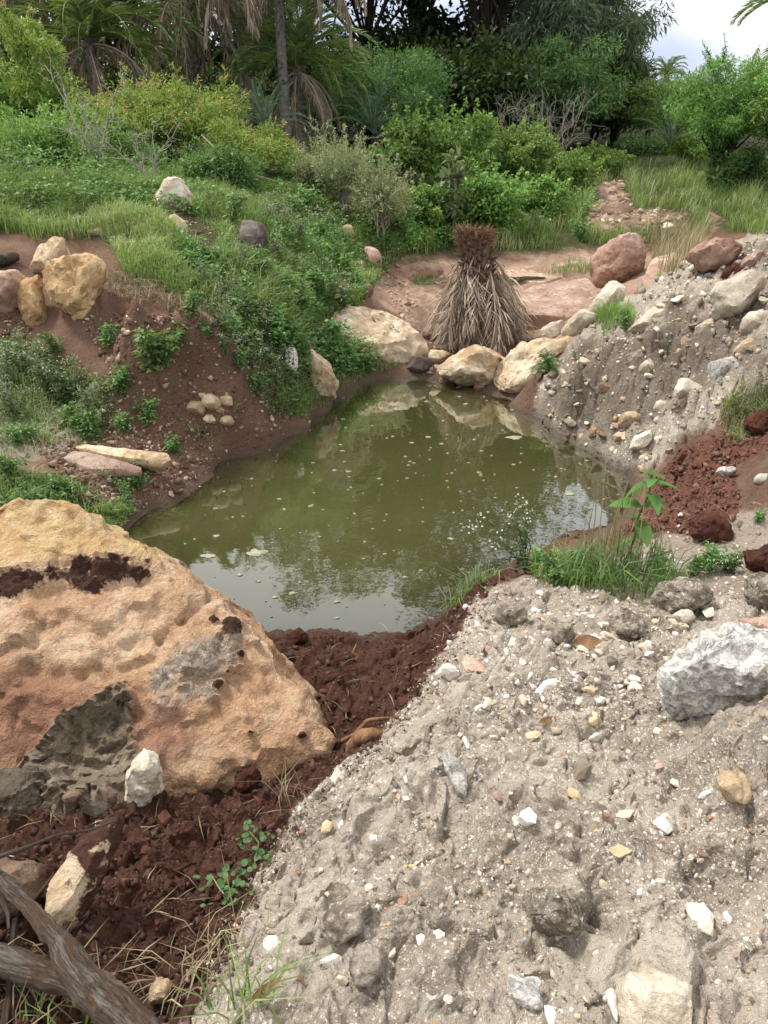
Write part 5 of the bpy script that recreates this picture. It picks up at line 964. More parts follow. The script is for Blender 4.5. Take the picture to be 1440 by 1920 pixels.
LM = [(120,530,'the pitted yellow boulder'),(20,535,'the pink boulder'),(330,365,'the cream boulder'),(470,440,'the purple grey boulder'),(700,620,'the great cream slab'),(595,700,'the cracked tan block'),(885,685,'the broken tan boulder'),(1000,690,'the sloping tan boulder'),(1140,560,'the angular white block'),(1250,595,'the long cream boulder'),(1385,550,'the angular pale boulder'),(1155,485,'the big reddish boulder'),(210,865,'the split slabs'),(395,770,'the heap of tan stones'),(1370,1240,'the granite boulder'),(1230,1880,'the squared slab'),(650,1730,'the large mud lump'),(1040,1710,'the quartz studded clod'),(850,1450,'the upright shard'),(1375,1475,'the fallen tan block'),(265,1460,'the white crusted knob'),(1165,1080,'the tall weed'),(1330,985,'the domed red clod'),(560,1195,'the water on the soil spit'),(450,1462,'the foot of the orange boulder'),(690,1380,'the gnarled root'),(400,1800,'the straw at the gravel foot'),(1180,1170,'the dark brown clod'),(1430,795,'the grassy shelf'),(1165,1592,'the egg shaped stone'),(290,640,'the overhanging cut bank'),(60,720,'the white flowered thicket'),(1200,820,'the corner of the pond'),(300,1700,'the buried tan slab'),(930,1140,'the clod at the rim'),(1140,380,'the brown path slab'),(770,540,'the wet brown ledge')]
LMP = np.array([hit(a, b) for a, b, _ in LM])
def near(p): return LM[int(np.argmin(np.linalg.norm(LMP - p, axis=1)))][2]
# ------------------------------------------------------------------ countable herbs
def herb_meshes(H, n, L, W, leafm, stemm='stem', flower=0, spread=.6, seed=0, stalks=5):
    g, s = Geo(), Geo()
    for j in range(stalks):
        a = rng.random() * 6.28; tip = np.array([math.cos(a) * spread * H * rng.random(), math.sin(a) * spread * H * rng.random(), H * (.6 + .45 * rng.random())]); q = sprout((0, 0, 0), tip, 7, .05); s.tube(q, np.linspace(.0045, .0015, 7), 4)
        m = n // stalks; t = rng.random(m) ** .8 * 6 * .98 + .1; P = np.stack([np.interp(t, np.arange(7), q[:, k]) for k in range(3)], 1); D = rng.normal(size=(m, 3)); D[:, 2] = np.abs(D[:, 2]) * .5 - .1
        D = unit(D); ofs = D * (rng.random(m) * L * .9)[:, None]
        g.leaves(P + ofs, D, L * (.6 + .7 * rng.random(m)) * (1.2 - t / 12), W * (.8 + .4 * rng.random(m)), np.clip(.85 * rng.random(m), 0, .84), .3)
        if flower:
            F_ = tip + rng.normal(size=(flower, 3)) * np.array([.05, .05, .025]); g.leaves(F_, rng.normal(size=(flower, 3)), .012, .012, .97, 0.)
    return s.mesh('stem', MBK[stemm]), g.mesh('foliage', ML[leafm])
HM = dict(parth=[herb_meshes(.34, 420, .035, .012, 'silver', flower=9) for _ in range(2)], herb=[herb_meshes(.26, 260, .05, .022, 'herb') for _ in range(2)], broad=[herb_meshes(.42, 60, .10, .05, 'bright', stalks=2, spread=.25) for _ in range(2)])
def herb(kind, label, px, py, hpx, group=None, name=None, i=0):
    p = hit(px, py); m = np.linalg.norm(p - [0, 0, CZ]) / F; st, fo = HM[kind][i % 2]; H = {'parth': .34, 'herb': .26, 'broad': .42}[kind]
    e = tag(empty(name or {'parth': 'white_flowered_weed', 'herb': 'leafy_weed', 'broad': 'broad_leaved_seedling'}[kind], p - [0, 0, .01], random.uniform(0, 6.28), hpx * m / H), label, 'weed', group); mobj('stem', st, e)
    if group: lb = (('short ' if hpx < 36 else 'tall ' if hpx > 54 else '') + label).replace('tall low', 'bushy').replace('short low', 'low stunted'); e['label'] = lb + ' near ' + near(p); e['group'] = group = lb + 's near ' + near(p); mobj('foliage', fo, e)
pl = [('parth',90,740,80),('parth',40,700,70),('parth',20,770,60),('parth',120,760,50),('parth',440,640,60),('parth',470,690,70),('parth',500,650,70),('parth',455,610,50),('parth',420,670,45),('parth',520,720,60),('parth',560,470,60),('parth',600,450,55),('parth',520,450,50),('parth',460,510,50),('parth',640,470,40),('parth',560,560,45),('parth',490,570,45),('parth',390,540,45),('parth',1250,668,42),('parth',520,690,45)]
random.seed(21)
pl += [('parth', random.uniform(380, 640), random.uniform(430, 640), random.uniform(40, 75)) for _ in range(14)] + [('parth', random.uniform(0, 170), random.uniform(660, 800), random.uniform(40, 70)) for _ in range(5)]
pl = [q for q in pl if not any(abs(q[1] - a) < 50 and -15 < q[2] - b < 60 for a, b in ((470, 445), (330, 370), (332, 415), (700, 480), (595, 690)))]
for i_, (k_, x_, y_, h_) in enumerate(pl): herb(k_, 'white flowered feathery weed' if x_ < 900 else 'grey green feathery weed on the rubble bank', x_, y_, h_, 'white flowered weeds on the left bank' if x_ < 900 else None, i=i_)
ph = [(290,700,80),(305,690,60),(280,800,45),(400,810,40),(230,745,40),(130,800,40),(340,660,30),(390,640,30),(60,830,35),(180,820,30),(330,850,35),(450,700,40),(480,740,45),(540,610,60),(560,590,70),(660,690,40),(690,700,38),(600,690,45),(130,930,40),(60,960,45),(260,920,30),(430,820,40),(350,790,30),(1330,1075,55),(1300,1080,45),(1370,1075,45),(1035,1090,60),(1090,1085,60),(1000,1070,50),(1230,1075,50),(1030,700,40),(1010,710,35),(1170,620,35),(1420,980,25),(620,720,35)]
ph += [(random.uniform(260, 660), random.uniform(400, 600), random.uniform(30, 60)) for _ in range(26) ] + [(random.uniform(0, 330), random.uniform(650, 960), random.uniform(25, 50)) for _ in range(14)] + [(random.uniform(430, 640), random.uniform(600, 740), random.uniform(35, 70)) for _ in range(12)] + [(random.uniform(740, 1100), random.uniform(400, 470), random.uniform(30, 60)) for _ in range(16)]
ph = [q for q in ph if not any(abs(q[0] - a) < 55 and -15 < q[1] - b < 70 for a, b in ((470, 445), (330, 370), (332, 415), (700, 480), (595, 690), (395, 770), (140, 560)))]
for i_, (x_, y_, h_) in enumerate(ph): herb('herb', 'low leafy weed', x_, y_, h_, 'leafy weeds on the left bank' if x_ < 800 else ('leafy weeds on the right shelf' if y_ > 900 else 'leafy weeds on the rubble bank'), i=i_)
for i_, (x_, y_, h_, lb_) in enumerate(((1085,700,60,'bright broad leaved seedling above the sloping tan boulder'),(565,1490,30,'small green seedling beside the gravel edge and orange boulder'),(825,1208,30,'tiny green seedling on the red soil near the water'),(775,1290,32,'tiny green seedling low on the red soil'),(725,705,40,'green seedling at the head of the pond by the cream slab'),(770,700,35,'green seedling at the waterline near the inlet stones'),(1250,1075,70,'slender seedling at the right of the weed clump'),(1280,1145,60,'seedling sprouting from the wide brown clod'))): herb('broad', lb_, x_, y_, h_, i=i_)
# --- the weed clump on the right shore: opposite leaved plant, grass tuft, dry stalks
def blade_leaf(L, W, droop=.35):
    n = 7; t = np.linspace(0, 1, n); w = W * .5 * np.sin(np.pi * t ** .8) ** .8; z = -droop * L * t ** 2; x = L * t
    V = np.concatenate([np.stack([x, -w, z + w * .35], 1), np.stack([x, 0 * t, z], 1), np.stack([x, w, z + w * .35], 1)]); i = np.arange(n - 1)
    Q = np.concatenate([np.stack([i, i + 1, i + n + 1, i + n], 1), np.stack([i + n, i + n + 1, i + 2 * n + 1, i + 2 * n], 1)]); g = Geo(); g.add(V, Q, a=np.tile(.3 + .4 * t, 3)); return g
def tall_weed():
    b = hit(1168, 1080); m = np.linalg.norm(b - [0, 0, CZ]) / F; e = tag(empty('tall_weed', b), 'tall bright green weed with paired broad leaves above the pond edge', 'weed')
    H = 195 * m; g = Geo(); q = sprout((0, 0, 0), (22 * m, .03, H), 10, .012); g.tube(q, np.linspace(.006, .003, 10), 6); mobj('stem', g.mesh('stem', MBK['stem'], True), e)
    lm = [blade_leaf(.14, .075).mesh('leaf', ML['bright'], True), blade_leaf(.12, .06, .6).mesh('leaf', ML['bright'], True)]
    for j, (f, L) in enumerate(((.30, .8), (.45, 1.05), (.6, 1.1), (.74, 1.1), (.86, .95), (.94, .7), (.99, .5))):
        a0 = j * 1.45 + .3
        for s in (0, 1):
            o = mobj('leaf', lm[(j + s) % 2], e, [np.interp(f * 9, np.arange(10), q[:, k]) for k in range(3)]); o.rotation_euler = (random.uniform(-.3, .3), random.uniform(-.35, .25) - .25 * (j > 4), a0 + s * 3.14159 + random.uniform(-.2, .2)); o.scale = (L,) * 3
tall_weed()
def tuft(name, label, px, py, n, h, w, mat, lean=.5, r=.12, cat='grass tuft'):
    p = hit(px, py); g = Geo(); q = np.zeros((n, 3)); a = rng.random(n) * 6.28; rr = np.sqrt(rng.random(n)) * r; q[:, 0] = np.cos(a) * rr; q[:, 1] = np.sin(a) * rr * .7
    q[:, 2] = hz(p[0] + q[:, 0], p[1] + q[:, 1]) - p[2]; blades(g, q, h, w, lean, np.clip(.8 * rng.random(n), 0, .84)); return tag(mobj(name, g.mesh(name, ML[mat]), None, p), label, cat)
tuft('grass_tuft', 'dense green grass tuft at the base of the tall weed', 1160, 1095, 330, .24, .006, 'herb', .9, .30)
tuft('grass_tuft', 'smaller green tuft next to the dense one at the soil edge', 1070, 1085, 300, .17, .007, 'grass', .9, .2)
tuft('grass_tuft', 'green sprigs hanging over the water at the gravel corner', 885, 1108, 160, .14, .005, 'grass', 1., .13)
tuft('dry_stalks', 'dry upright stalks standing in the dense grass tuft', 1140, 1090, 46, .60, .006, 'dry', .3, .15, 'stalks')
tuft('dry_stalks', 'dry stalks on the right side of the tall weed', 1215, 1075, 26, .30, .007, 'dry', .4, .08, 'stalks')
tuft('straw_tuft', 'straw and dry grass lodged along the foot of the gravel bank', 415, 1780, 40, .09, .003, 'dry', 1.8, .13, 'straw')
tuft('straw_tuft', 'dry straw tuft by the knobbly cream stone', 350, 1880, 36, .08, .003, 'dry', 1.8, .1, 'straw')
tuft('straw_tuft', 'dry grass under the dead branch', 60, 1900, 60, .12, .004, 'dry', 1.2, .18, 'straw')
tuft('grass_tuft', 'green grass tuft under the dead branch', 140, 1915, 40, .10, .005, 'grass', 1.2, .1)
tuft('grass_tuft', 'green and straw coloured blades at the foot of the gravel', 450, 1880, 40, .11, .004, 'grass', 1.5, .07)
tuft('grass_tuft', 'thin sprig of grass at the gravel edge above the root', 545, 1500, 26, .12, .003, 'dry', 1.2, .06)
def flower_weed():
    b = hit(985, 1075); m = np.linalg.norm(b - [0, 0, CZ]) / F; e = tag(empty('flowering_weed', b), 'spindly weed with white flower heads leaning over the water', 'weed'); g, f = Geo(), Geo()
    for tx, ty in ((-105,95),(-85,100),(-30,130),(-20,150),(-40,110),(-60,75),(5,115),(-10,95)):
        tip = np.array([tx * m, .05 * rng.normal(), ty * m]); q = sprout((0, 0, 0), tip, 8, .03); g.tube(q, np.linspace(.004, .0015, 8), 4)
        f.leaves(tip + rng.normal(size=(16, 3)) * .022, rng.normal(size=(16, 3)), .014, .014, .97, 0.); P = q[rng.integers(1, 7, 22)]; f.leaves(P, rng.normal(size=(22, 3)), .05, .014, .5 * rng.random(22), .3)
    mobj('stem', g.mesh('stem', MBK['stem']), e); mobj('foliage', f.mesh('foliage', ML['silver']), e)
flower_weed()
def vine():
    pts = [(470,1575),(488,1600),(478,1640),(450,1665),(432,1690),(440,1715)]; q = np.array([hit(*p) + [0, 0, .03] for p in pts]); b = q[0].copy(); e = tag(empty('creeping_vine', b), 'round leaved green vine trailing down the edge of the red soil', 'vine'); g = Geo(); g.tube(q - b, .003, 5); mobj('stem', g.mesh('stem', MBK['stem']), e)
    n = 7; a = np.arange(8) / 8 * 6.283; lg = Geo(); V = np.concatenate([[[0, 0, 0]], np.stack([.5 + .5 * np.cos(a), .48 * np.sin(a), .08 * np.abs(np.sin(a))], 1)]) * .019; lg.add(V, None, [[0, 1 + i, 1 + (i + 1) % 8] for i in range(8)], .35); lm = lg.mesh('leaf', ML['acacia'], True)
    for i in range(64):
        t = random.uniform(0, 5); p = np.array([np.interp(t, np.arange(6), q[:, k]) for k in range(3)]) - b; o = mobj('leaf', lm, e, p + rng.normal(size=3) * [.03, .02, .012] + [0, 0, .015]); o.rotation_euler = (random.uniform(-.6, .6), random.uniform(-.7, .3), random.uniform(0, 6.28)); s = random.uniform(.6, 1.15); o.scale = (s,) * 3
vine()
# ------------------------------------------------------------------ loose stones, chips, clods
M_CHIP = mat_attr('chip_mat')
def chips(name, label, P, size, cols, squash=.6, sink=.25, jit=.35, base='ico', dist=None):
    """thousands of small angular chips as one mesh"""
    bm = bmesh.new(); bmesh.ops.create_icosphere(bm, subdivisions=1, radius=1); T = np.array([v.co for v in bm.verts]); Fc = np.array([[v.index for v in f.verts] for f in bm.faces]); bm.free()
    if base == 'box': T = np.array([[x, y, z] for x in (-1, 1) for y in (-1, 1) for z in (-1, 1)]) * .75; Fc = np.array([[0,1,3],[0,3,2],[4,6,7],[4,7,5],[0,4,5],[0,5,1],[2,3,7],[2,7,6],[0,2,6],[0,6,4],[1,5,7],[1,7,3]])
    n = len(P); k = len(T); V = T[None] * (1 + jit * rng.normal(size=(n, k, 1)).clip(-1.5, 1.5) * .6) + jit * .35 * rng.normal(size=(n, k, 3))
    V = V * np.stack([np.ones(n), .55 + .45 * rng.random(n), squash * (.6 + .6 * rng.random(n))], 1)[:, None]
    q = rng.normal(size=(n, 4)) * np.array([1, .35, .35, 1]); q = unit(q); w, x, y, z = q.T
    Rm = np.stack([np.stack([1 - 2 * (y * y + z * z), 2 * (x * y - z * w), 2 * (x * z + y * w)], 1), np.stack([2 * (x * y + z * w), 1 - 2 * (x * x + z * z), 2 * (y * z - x * w)], 1), np.stack([2 * (x * z - y * w), 2 * (y * z + x * w), 1 - 2 * (x * x + y * y)], 1)], 1)
    V = np.einsum('nij,nkj->nki', Rm, V) * size[:, None, None]; V = V + P[:, None] + np.array([0, 0, 1])[None, None] * (size * squash * (.5 - sink))[:, None, None]
    C = np.asarray(cols)[rng.integers(0, len(cols), n)] * (.75 + .5 * rng.random((n, 1)))
    me = mesh_np(name, V.reshape(-1, 3), (Fc[None] + (np.arange(n) * k)[:, None, None]).reshape(-1, 3), [M_CHIP], False, {'pcol': np.repeat(np.clip(C, 0, .88), k, 0)})
    return tag(mobj(name, me), label, None, None, 'stuff')
GCOL = [(.74, .71, .66), (.70, .66, .60), (.62, .55, .46), (.45, .38, .30), (.40, .35, .29), (.50, .36, .20), (.34, .29, .24), (.27, .235, .20), (.78, .76, .73), (.55, .50, .44), (.42, .22, .12), (.13, .11, .10), (.55, .52, .48)]
G1, G2 = POLY['m_grav']
P_ = sample([G1], 26000); P_ = P_[fbm(P_, 2.4, 3) + .35 * rng.normal(size=len(P_)) > .10][:15000]; d_ = np.linalg.norm(P_ - [0, 0, CZ], axis=1); sp_ = np.clip(rng.lognormal(0, .55, len(P_)), .4, 4.2)
chips('gravel_chips', 'pale and brown gravel chips strewn over the near bank', P_, .0021 * sp_ * (d_ / 2.) ** .9, GCOL + GCOL[3:8] + GCOL[3:5], .65, .35, base='box')
P_ = np.concatenate([sample([G1], 1100), sample([[(860,1200),(950,1095),(1440,1130),(1440,1250),(1150,1330),(900,1350)]], 800)]); P_ = P_[fbm(P_, 3.1, 2) + .3 * rng.normal(size=len(P_)) > .02]; d_ = np.linalg.norm(P_ - [0, 0, CZ], axis=1)
chips('quartz_chips', 'white quartz splinters mixed through the near gravel', P_, .0050 * np.clip(rng.lognormal(0, .5, len(P_)), .5, 3.) * (d_ / 2.) ** .8, [(.68, .64, .57), (.60, .54, .46), (.74, .71, .66), (.50, .42, .32), (.42, .36, .3)], .5, .42, .5, 'box')
P_ = sample([G2], 3000); d_ = np.linalg.norm(P_ - [0, 0, CZ], axis=1); sp_ = np.clip(rng.lognormal(0, .6, len(P_)), .35, 4.)
chips('bank_rubble', 'pale rubble chips over the far right bank', P_, .0080 * sp_ * (d_ / 6.), GCOL[:2] + GCOL[3:8] + GCOL[3:8], .7, .35, base='box')
P_ = sample([POLY['m_red'][0]], 8000); sp_ = np.clip(rng.lognormal(0, .65, len(P_)), .4, 5); d_ = np.linalg.norm(P_ - [0, 0, CZ], axis=1)
chips('soil_crumbs', 'dark red soil crumbs covering the trench', P_, .0024 * sp_ * (d_ / 2.) ** .7, [(.062, .026, .018), (.085, .036, .025), (.11, .05, .035), (.048, .02, .015)], .8, .4, .6, base='box')
P_ = sample([POLY['m_red'][2]], 3600); sp_ = np.clip(rng.lognormal(0, .6, len(P_)), .4, 5)
chips('soil_crumbs', 'lighter red soil crumbs on the right shelf', P_, .0050 * sp_, [(.12, .05, .034), (.16, .07, .048), (.09, .037, .026), (.20, .10, .07)], .8, .4, .6, base='box')
LB = [(150,600),(330,590),(450,640),(480,720),(560,760),(600,790),(530,820),(430,860),(400,900),(330,950),(240,1000),(180,960),(120,900),(60,840),(140,760),(200,700)]
P_ = sample([LB, [(-100,590),(60,590),(60,650),(-100,650)], [(330,400),(420,440),(400,490),(330,440)]], 5200); sp_ = np.clip(rng.lognormal(0, .6, len(P_)), .4, 4.5)
chips('earth_crumbs', 'earth crumbs and small pebbles on the bare left bank', P_, .0068 * sp_, [(.15, .085, .058), (.12, .068, .046), (.20, .13, .09), (.38, .27, .19), (.10, .055, .038), (.42, .35, .27)], .7, .4, base='box')
P_ = sample([[(1090,430),(1115,390),(1130,345),(1165,340),(1180,390),(1280,402),(1290,418),(1180,425)],[(700,510),(830,500),(830,640),(760,620)],[(760,640),(850,620),(860,700),(770,710)]], 620); d_ = np.linalg.norm(P_ - [0, 0, CZ], axis=1)
chips('path_rubble', 'flat broken stones along the path and inlet', P_, .0021 * d_ * np.clip(rng.lognormal(0, .6, len(P_)), .4, 2.6), [(.38, .27, .20), (.45, .34, .25), (.28, .18, .13), (.50, .42, .34)], .4, .3, base='box')
P_ = sample([POLY['m_sand'][0]], 1500); sp_ = np.clip(rng.lognormal(0, .6, len(P_)), .4, 4.)
chips('sand_grit', 'fine grit scattered on the sandy shelf', P_, .0045 * sp_, GCOL, .65, .35)
BD = [(840,1150),(920,1090),(940,1120),(880,1200),(820,1290),(760,1370),(690,1440),(600,1510),(540,1590),(480,1700),(430,1830),(370,1900),(380,1800),(440,1680),(500,1580),(560,1500),(650,1430),(730,1350),(790,1260)]
P_ = sample([BD], 2600); sp_ = np.clip(rng.lognormal(0, .6, len(P_)), .4, 4.); d_ = np.linalg.norm(P_ - [0, 0, CZ], axis=1)
chips('edge_crumbs', 'mixed gravel and soil crumbs where the bank meets the trench', P_, .0028 * sp_ * (d_ / 2.) ** .8, [(.06, .023, .016), (.10, .04, .028), (.40, .34, .27), (.30, .25, .2), (.6, .55, .48), (.085, .032, .022), (.2, .15, .11)], .7, .35)
# straw lying on soil and gravel
def straw(name, label, polys, n, L, mat='dry'):
    g = Geo(); P = sample(polys, n); P[:, 2] += .012; D = rng.normal(size=(n, 3)); D[:, 2] *= .18; g.leaves(P, D, L * (.4 + .9 * rng.random(n)), .0032, rng.random(n) * .8, .1); tag(mobj(name, g.mesh(name, ML[mat])), label, None, None, 'stuff')
straw('scattered_straw', 'bits of straw lying on the dark red soil', [POLY['m_red'][0]], 260, .10)
straw('scattered_straw', 'bits of straw lying on the right shelf', [POLY['m_red'][2], POLY['m_sand'][0]], 420, .10)
# individual stones: shared shapes, own material each
def mudp(V, Nn, at): at['m_grav'][:] = .0; return V
def proto(seed, flat=.6):
    rg = np.random.default_rng(seed); pts = unit(rg.normal(size=(14, 3))) * (.75 + .5 * rg.random((14, 1))) * np.array([1, .75, flat]); return hull_mesh('stone', pts, .34, .05, seed, MR['white'], 0, 1., mudp, 5, .25, 14)
SP = [proto(s, f) for s, f in ((501, .6), (502, .7), (503, .45), (504, .8), (505, .35), (506, .6))]
def stone(px, py, spx, mat, label, group, name='stone', k=None, cat='stone', sinkf=.42):
    p = hit(px, py); m = np.linalg.norm(p - [0, 0, CZ]) / F; r = spx * m / 2; me = SP[random.randrange(6) if k is None else k]; o = mobj(name, me, None, p + [0, 0, r * (.45 - sinkf)])
    o.rotation_euler = (random.uniform(-.5, .5), random.uniform(-.5, .5), random.uniform(0, 6.28)); o.scale = (r * random.uniform(.9, 1.2), r * random.uniform(.8, 1.1), r * random.uniform(.8, 1.1)); o.material_slots[0].link = 'OBJECT'; o.material_slots[0].material = MS[mat]
    if group: label = label + ' near ' + near(p); group = label.replace('stone', 'stones').replace('clod ', 'clods ').replace('lump ', 'lumps ')
    return tag(o, label, cat, group)
NM = [(512,1765,44,'white','white pebble standing in the gravel left of the rounded mud lump'),(626,1792,54,'white','bright white chip beside the rounded mud lump'),(1165,1592,44,'tan','egg shaped cream stone on the gravel bank'),(1075,1722,46,'granite','grey and white stone stuck in the crumbly mud clod'),(985,1520,60,'white','jagged white stone below the upright shard'),(1245,1535,48,'white','ragged white stone beside brown stones on the gravel bank'),(812,1648,30,'granite','glassy grey stone at the end of a little cluster'),(788,1612,30,'granite','long glassy grey stone in a little cluster of pebbles'),(773,1625,24,'yellow','orange pebble in a little cluster of pebbles'),(792,1632,20,'tan','cream pebble in a little cluster of pebbles'),(1090,1438,56,'mud','dark oval clod at the edge of the sandy hollow'),(1130,1515,36,'dark','dark stone leaning on the orange chips'),(1138,1530,34,'brown','brown stone leaning on the orange chips'),(1172,1522,40,'yellow','orange chip beside the dark leaning stone'),(1075,1485,36,'yellow','flat orange chip below the sandy hollow'),(757,1685,38,'red','triangular red brick coloured shard'),(725,1703,20,'red','small red shard beside the triangular one'),(935,1495,22,'red','round red pebble by the jagged white stone'),(1325,1480,36,'granite','grey white stone next to the fallen tan block'),(840,1870,24,'white','white pebble near the pointed slate shard'),(1145,1875,44,'white','white stone beside the squared slab'),(1035,1905,44,'white','white stone by the pointed slate shard'),(1310,1720,60,'pale','long pale stone with pitted face in the gravel'),(500,1850,26,'granite','grey pebble near the foot of the gravel'),(910,1390,40,'pale','pale flat stone before the upright shard'),(875,1385,40,'granite','white stone beside the pale flat stone'),(900,1320,40,'granite','grey white stone on the gravel shoulder'),(840,1250,50,'granite','slanted white shard at the edge of the red soil'),(885,1235,60,'pink','flat pinkish stone on the gravel shoulder'),(920,1210,34,'pink','upright pinkish stone on the gravel shoulder'),(1030,1275,60,'granite','long white shard lying on the gravel crest'),(1110,1345,40,'yellow','pale yellow crumbly stone in the sandy hollow'),(1168,1345,22,'yellow','bright ochre pebble in the sandy hollow'),(1090,1265,26,'dark','dark triangular chip in the gravel'),(1180,1440,30,'mud','flat brown clod in the sandy hollow'),(1230,1370,30,'pale','pale pebble at the foot of the mud hummock'),(965,1195,44,'pale','pale stone below the clod at the upper rim'),(1115,1195,40,'white','white stone beside the ragged mud clod'),(630,1448,44,'pale','pale stone on the gravel edge above the root'),(612,1548,30,'tan','cream pebble on the gravel slope'),(525,1560,26,'red','flat reddish shard at the gravel edge'),(700,1570,24,'granite','grey chip on the gravel slope'),(760,1500,20,'white','white pebble on the gravel slope'),(640,1545,22,'white','small white pebble beside the cream one'),(1275,1165,40,'pale','pale stone between the brown clods'),(1262,1168,24,'tan','ochre stone between the brown clods'),(905,850,1,'pale',None)]
for x_, y_, s_, m_, l_ in NM:
    if l_: stone(x_, y_ + s_ * .3, s_, m_, l_, None, 'stone')
def scatter(n, polys, smin, smax, mats, fmt, grp, name='stone', px0=None):
    c = 0; tries = 0
    xs = [p[0] for q in polys for p in q]; ys = [p[1] for q in polys for p in q]
    while c < n and tries < n * 60:
        tries += 1; x, y = random.uniform(max(min(xs), 0), min(max(xs), 1440)), random.uniform(min(ys), min(max(ys), 1915))
        if not any(in_poly(np.array([x]), np.array([y]), q)[0] for q in polys): continue
        m = random.choice(mats); s = smin * (smax / smin) ** (random.random() ** 2.0); stone(x, y, s, m, fmt.format(CN[m]), grp + ' (' + CN[m] + ')', name); c += 1
CN = dict(white='white', pale='pale grey', granite='speckled grey white', tan='tan', mud='dull brown', yellow='ochre', pink='pinkish', brown='brown', dark='dark', red='rusty red', redclod='red')
scatter(70, [G1], 13, 34, ['white', 'white', 'pale', 'granite', 'tan', 'pale', 'pink', 'brown', 'pale', 'mud'], 'small {} stone loose on gravel', 'stones on the near gravel bank')
scatter(70, [[(860,1220),(950,1100),(1250,1140),(1440,1130),(1440,1200),(1250,1230),(1150,1330),(1000,1400),(880,1380)]], 13, 46, ['white', 'white', 'white', 'pale', 'granite', 'tan', 'pale', 'brown', 'mud'], 'small {} stone loose on gravel', 'stones on the near gravel bank')
scatter(60, [G2], 12, 40, ['pale', 'tan', 'mud', 'mud', 'mud', 'granite', 'brown', 'brown', 'pale'], 'small {} stone on the rubble bank', 'stones on the rubble bank')
scatter(26, [[(1000,770),(1060,820),(1165,880),(1215,895),(1260,840),(1200,790),(1100,780)]], 14, 34, ['pale', 'tan', 'mud', 'brown'], 'small {} stone at the waterline', 'stones at the foot of the rubble bank')
scatter(24, [LB], 9, 18, ['tan', 'pale', 'brown', 'pink'], 'small {} stone on bare earth', 'stones on the left bank')
scatter(22, [[(1190,980),(1440,930),(1440,1120),(1240,1130),(1100,1100)]], 12, 34, ['pale', 'mud', 'redclod', 'tan'], 'small {} lump on the sandy right shelf', 'lumps on the right shelf')
scatter(34, [[(450,1195),(760,1200),(870,1130),(830,1230),(740,1360),(640,1380),(560,1280)], [(290,1480),(500,1470),(480,1600),(400,1750),(180,1800),(250,1620)]], 14, 40, ['redclod'], 'dark {} soil clod', 'clods on the red soil', 'soil_clod')
scatter(18, [[(1210,900),(1290,840),(1380,830),(1330,900),(1330,1000),(1230,1000)]], 14, 36, ['redclod'], 'crumbly {} clod on the right red soil', 'clods on the right shelf', 'soil_clod')
scatter(16, [[(1090,430),(1130,345),(1180,335),(1190,390),(1290,400),(1250,430)]], 10, 34, ['tan', 'pale', 'pink', 'brown'], '{} stone along the rocky path through the grass', 'stones on the rocky path', 'stone')
scatter(10, [[(720,500),(830,500),(830,560),(720,560)]], 8, 16, ['tan', 'brown'], '{} stone on the wet rock ledge', 'stones on the wet ledge', 'stone')
# curled dry leaf and bark sliver on the gravel
def leaf_litter(px, py, L, W, rz, label, mat):
    p = hit(px, py); g = blade_leaf(L, W, -.25); me = g.mesh('fallen_leaf', mat, True); o = mobj('fallen_leaf', me, None, p + [0, 0, .012]); o.rotation_euler = (.5, -.1, rz); tag(o, label, 'leaf')
leaf_litter(1072, 1212, .11, .06, -.15, 'curled brown dead leaf lying on the gravel crest', MBK['fibre']); leaf_litter(470, 1900, .07, .02, .7, 'rusty bark sliver at the foot of the gravel', MBK['fibre']); leaf_litter(1008, 1365, .06, .02, .2, 'thin orange dead leaf on the gravel', MBK['fibre'])
# shallow puddle on the bedrock
def puddle():
    p = hit(945, 520); V, Q, T = flake_(.24, 77, 1.9); g = Geo(); g.add(V, Q, T); me = g.mesh('puddle', bpy.data.materials['pond_water_mat']); a = me.attributes.new('depth', 'FLOAT', 'POINT'); a.data.foreach_set('value', np.full(len(me.vertices), .3, np.float32))
    z = float(np.median(hz(p[0] + np.linspace(-.4, .4, 9), np.full(9, p[1])))); tag(mobj('puddle_water', me, None, (p[0], p[1], z + .008)), 'shallow puddle on the bedrock behind the dead palm stump', kind='structure')
def flake_(r, seed, el): return flake(r, seed, el)
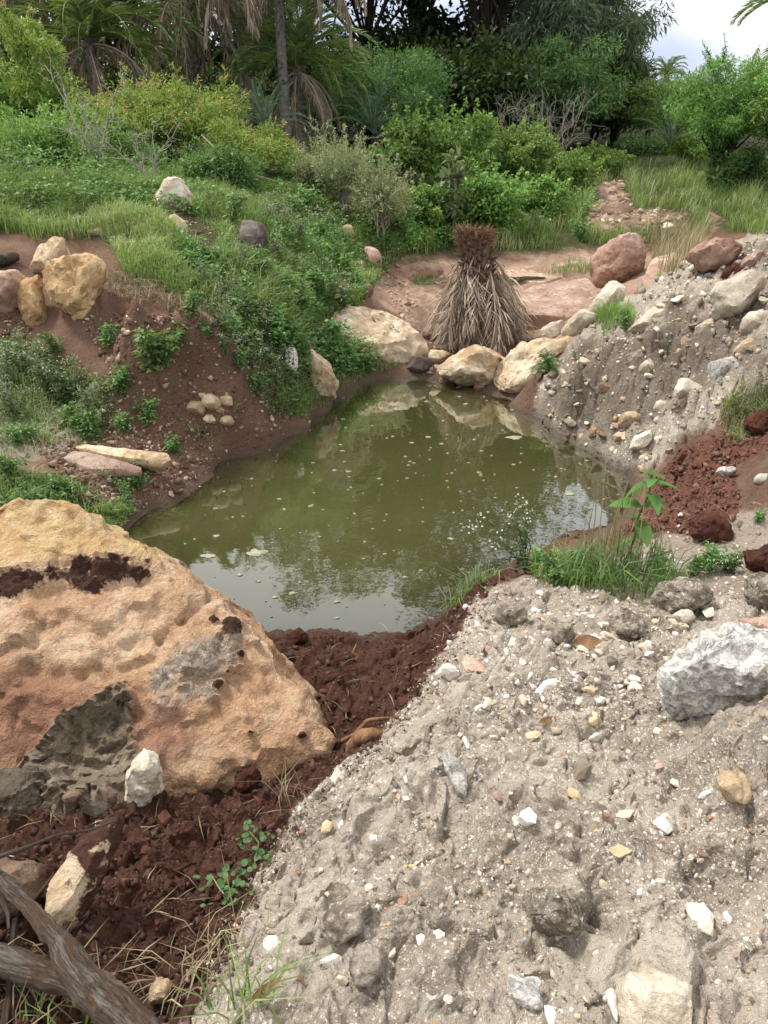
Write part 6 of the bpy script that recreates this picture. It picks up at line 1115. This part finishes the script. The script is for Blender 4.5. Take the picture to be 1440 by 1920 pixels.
# ------------------------------------------------------------------ floating scum
k_ = NT('scum_mat'); M_SCUM = k_.done(k_.bsdf(k_.ramp(k_.noise(k_.pos(), 40, 3), [(.3, (.17, .17, .10)), (.7, (.36, .36, .28))]), .7, .3))
def flake(r, seed, el=1.):
    rg = np.random.default_rng(seed); n = 14; a = np.arange(n) / n * 6.283; q = r * (1 + .35 * rg.normal(size=n).clip(-1.2, 1.2)); ring = np.stack([np.cos(a) * q * el, np.sin(a) * q, 0 * a], 1)
    V = np.concatenate([ring, ring * .8 + [0, 0, .004], [[0, 0, .004]]]); Q = [[i, (i + 1) % n, n + (i + 1) % n, n + i] for i in range(n)]; T = [[n + i, n + (i + 1) % n, 2 * n] for i in range(n)]; return V, Q, T
puddle()
def scum():
    for i, (x, y, s, l) in enumerate(((392,1043,22,'oval patch of pale scum floating near the orange boulder'),(482,1036,30,'irregular patch of pale scum, the largest on the water'),(450,1078,10,'small scum patch between the two large ones'),(548,1112,13,'scum patch on the sky reflection'),(424,1142,12,'scum patch against the orange boulder edge'),(632,1128,11,'scum patch before the red soil spit'),(516,1120,8,'little scum patch near the reflected treetops'),(965,820,24,'long scum patch under the rubble bank'),(1070,925,16,'scum patch in the reflected sky by the right shore'),(845,1010,10,'scum patch in the middle of the pond'),(628,882,8,'scum patch off the left bank'),(405,1005,10,'thin scum patch at the left shallow'))):
        g = Geo(); p = at_z(x, y, .002); m = np.linalg.norm(p - [0, 0, CZ]) / F; V, Q, T = flake(s * m * .38, i, 1.5); g.add(V, Q, T); tag(mobj('floating_scum', g.mesh('floating_scum', M_SCUM), None, p), l, 'scum')
    g = Geo(); n = 0; S = [tuple(p) for p in SHORE]
    while n < 190:
        x, y = random.uniform(300, 1190), random.uniform(740, 1180)
        if random.random() > .35 + .65 * math.exp(-((x - 850) / 260) ** 2 - ((y - 880) / 130) ** 2) or not in_poly(np.array([x]), np.array([y]), S)[0]: continue
        p = at_z(x, y, .0015); m = np.linalg.norm(p - [0, 0, CZ]) / F; V, Q, T = flake(random.uniform(.9, 3.) * m * random.uniform(.6, 1), n + 40, random.uniform(1, 2)); g.add(V + p, Q, T); n += 1
    tag(mobj('floating_flecks', g.mesh('floating_flecks', M_SCUM)), 'pale flecks drifting on the pond', None, None, 'stuff')
scum()
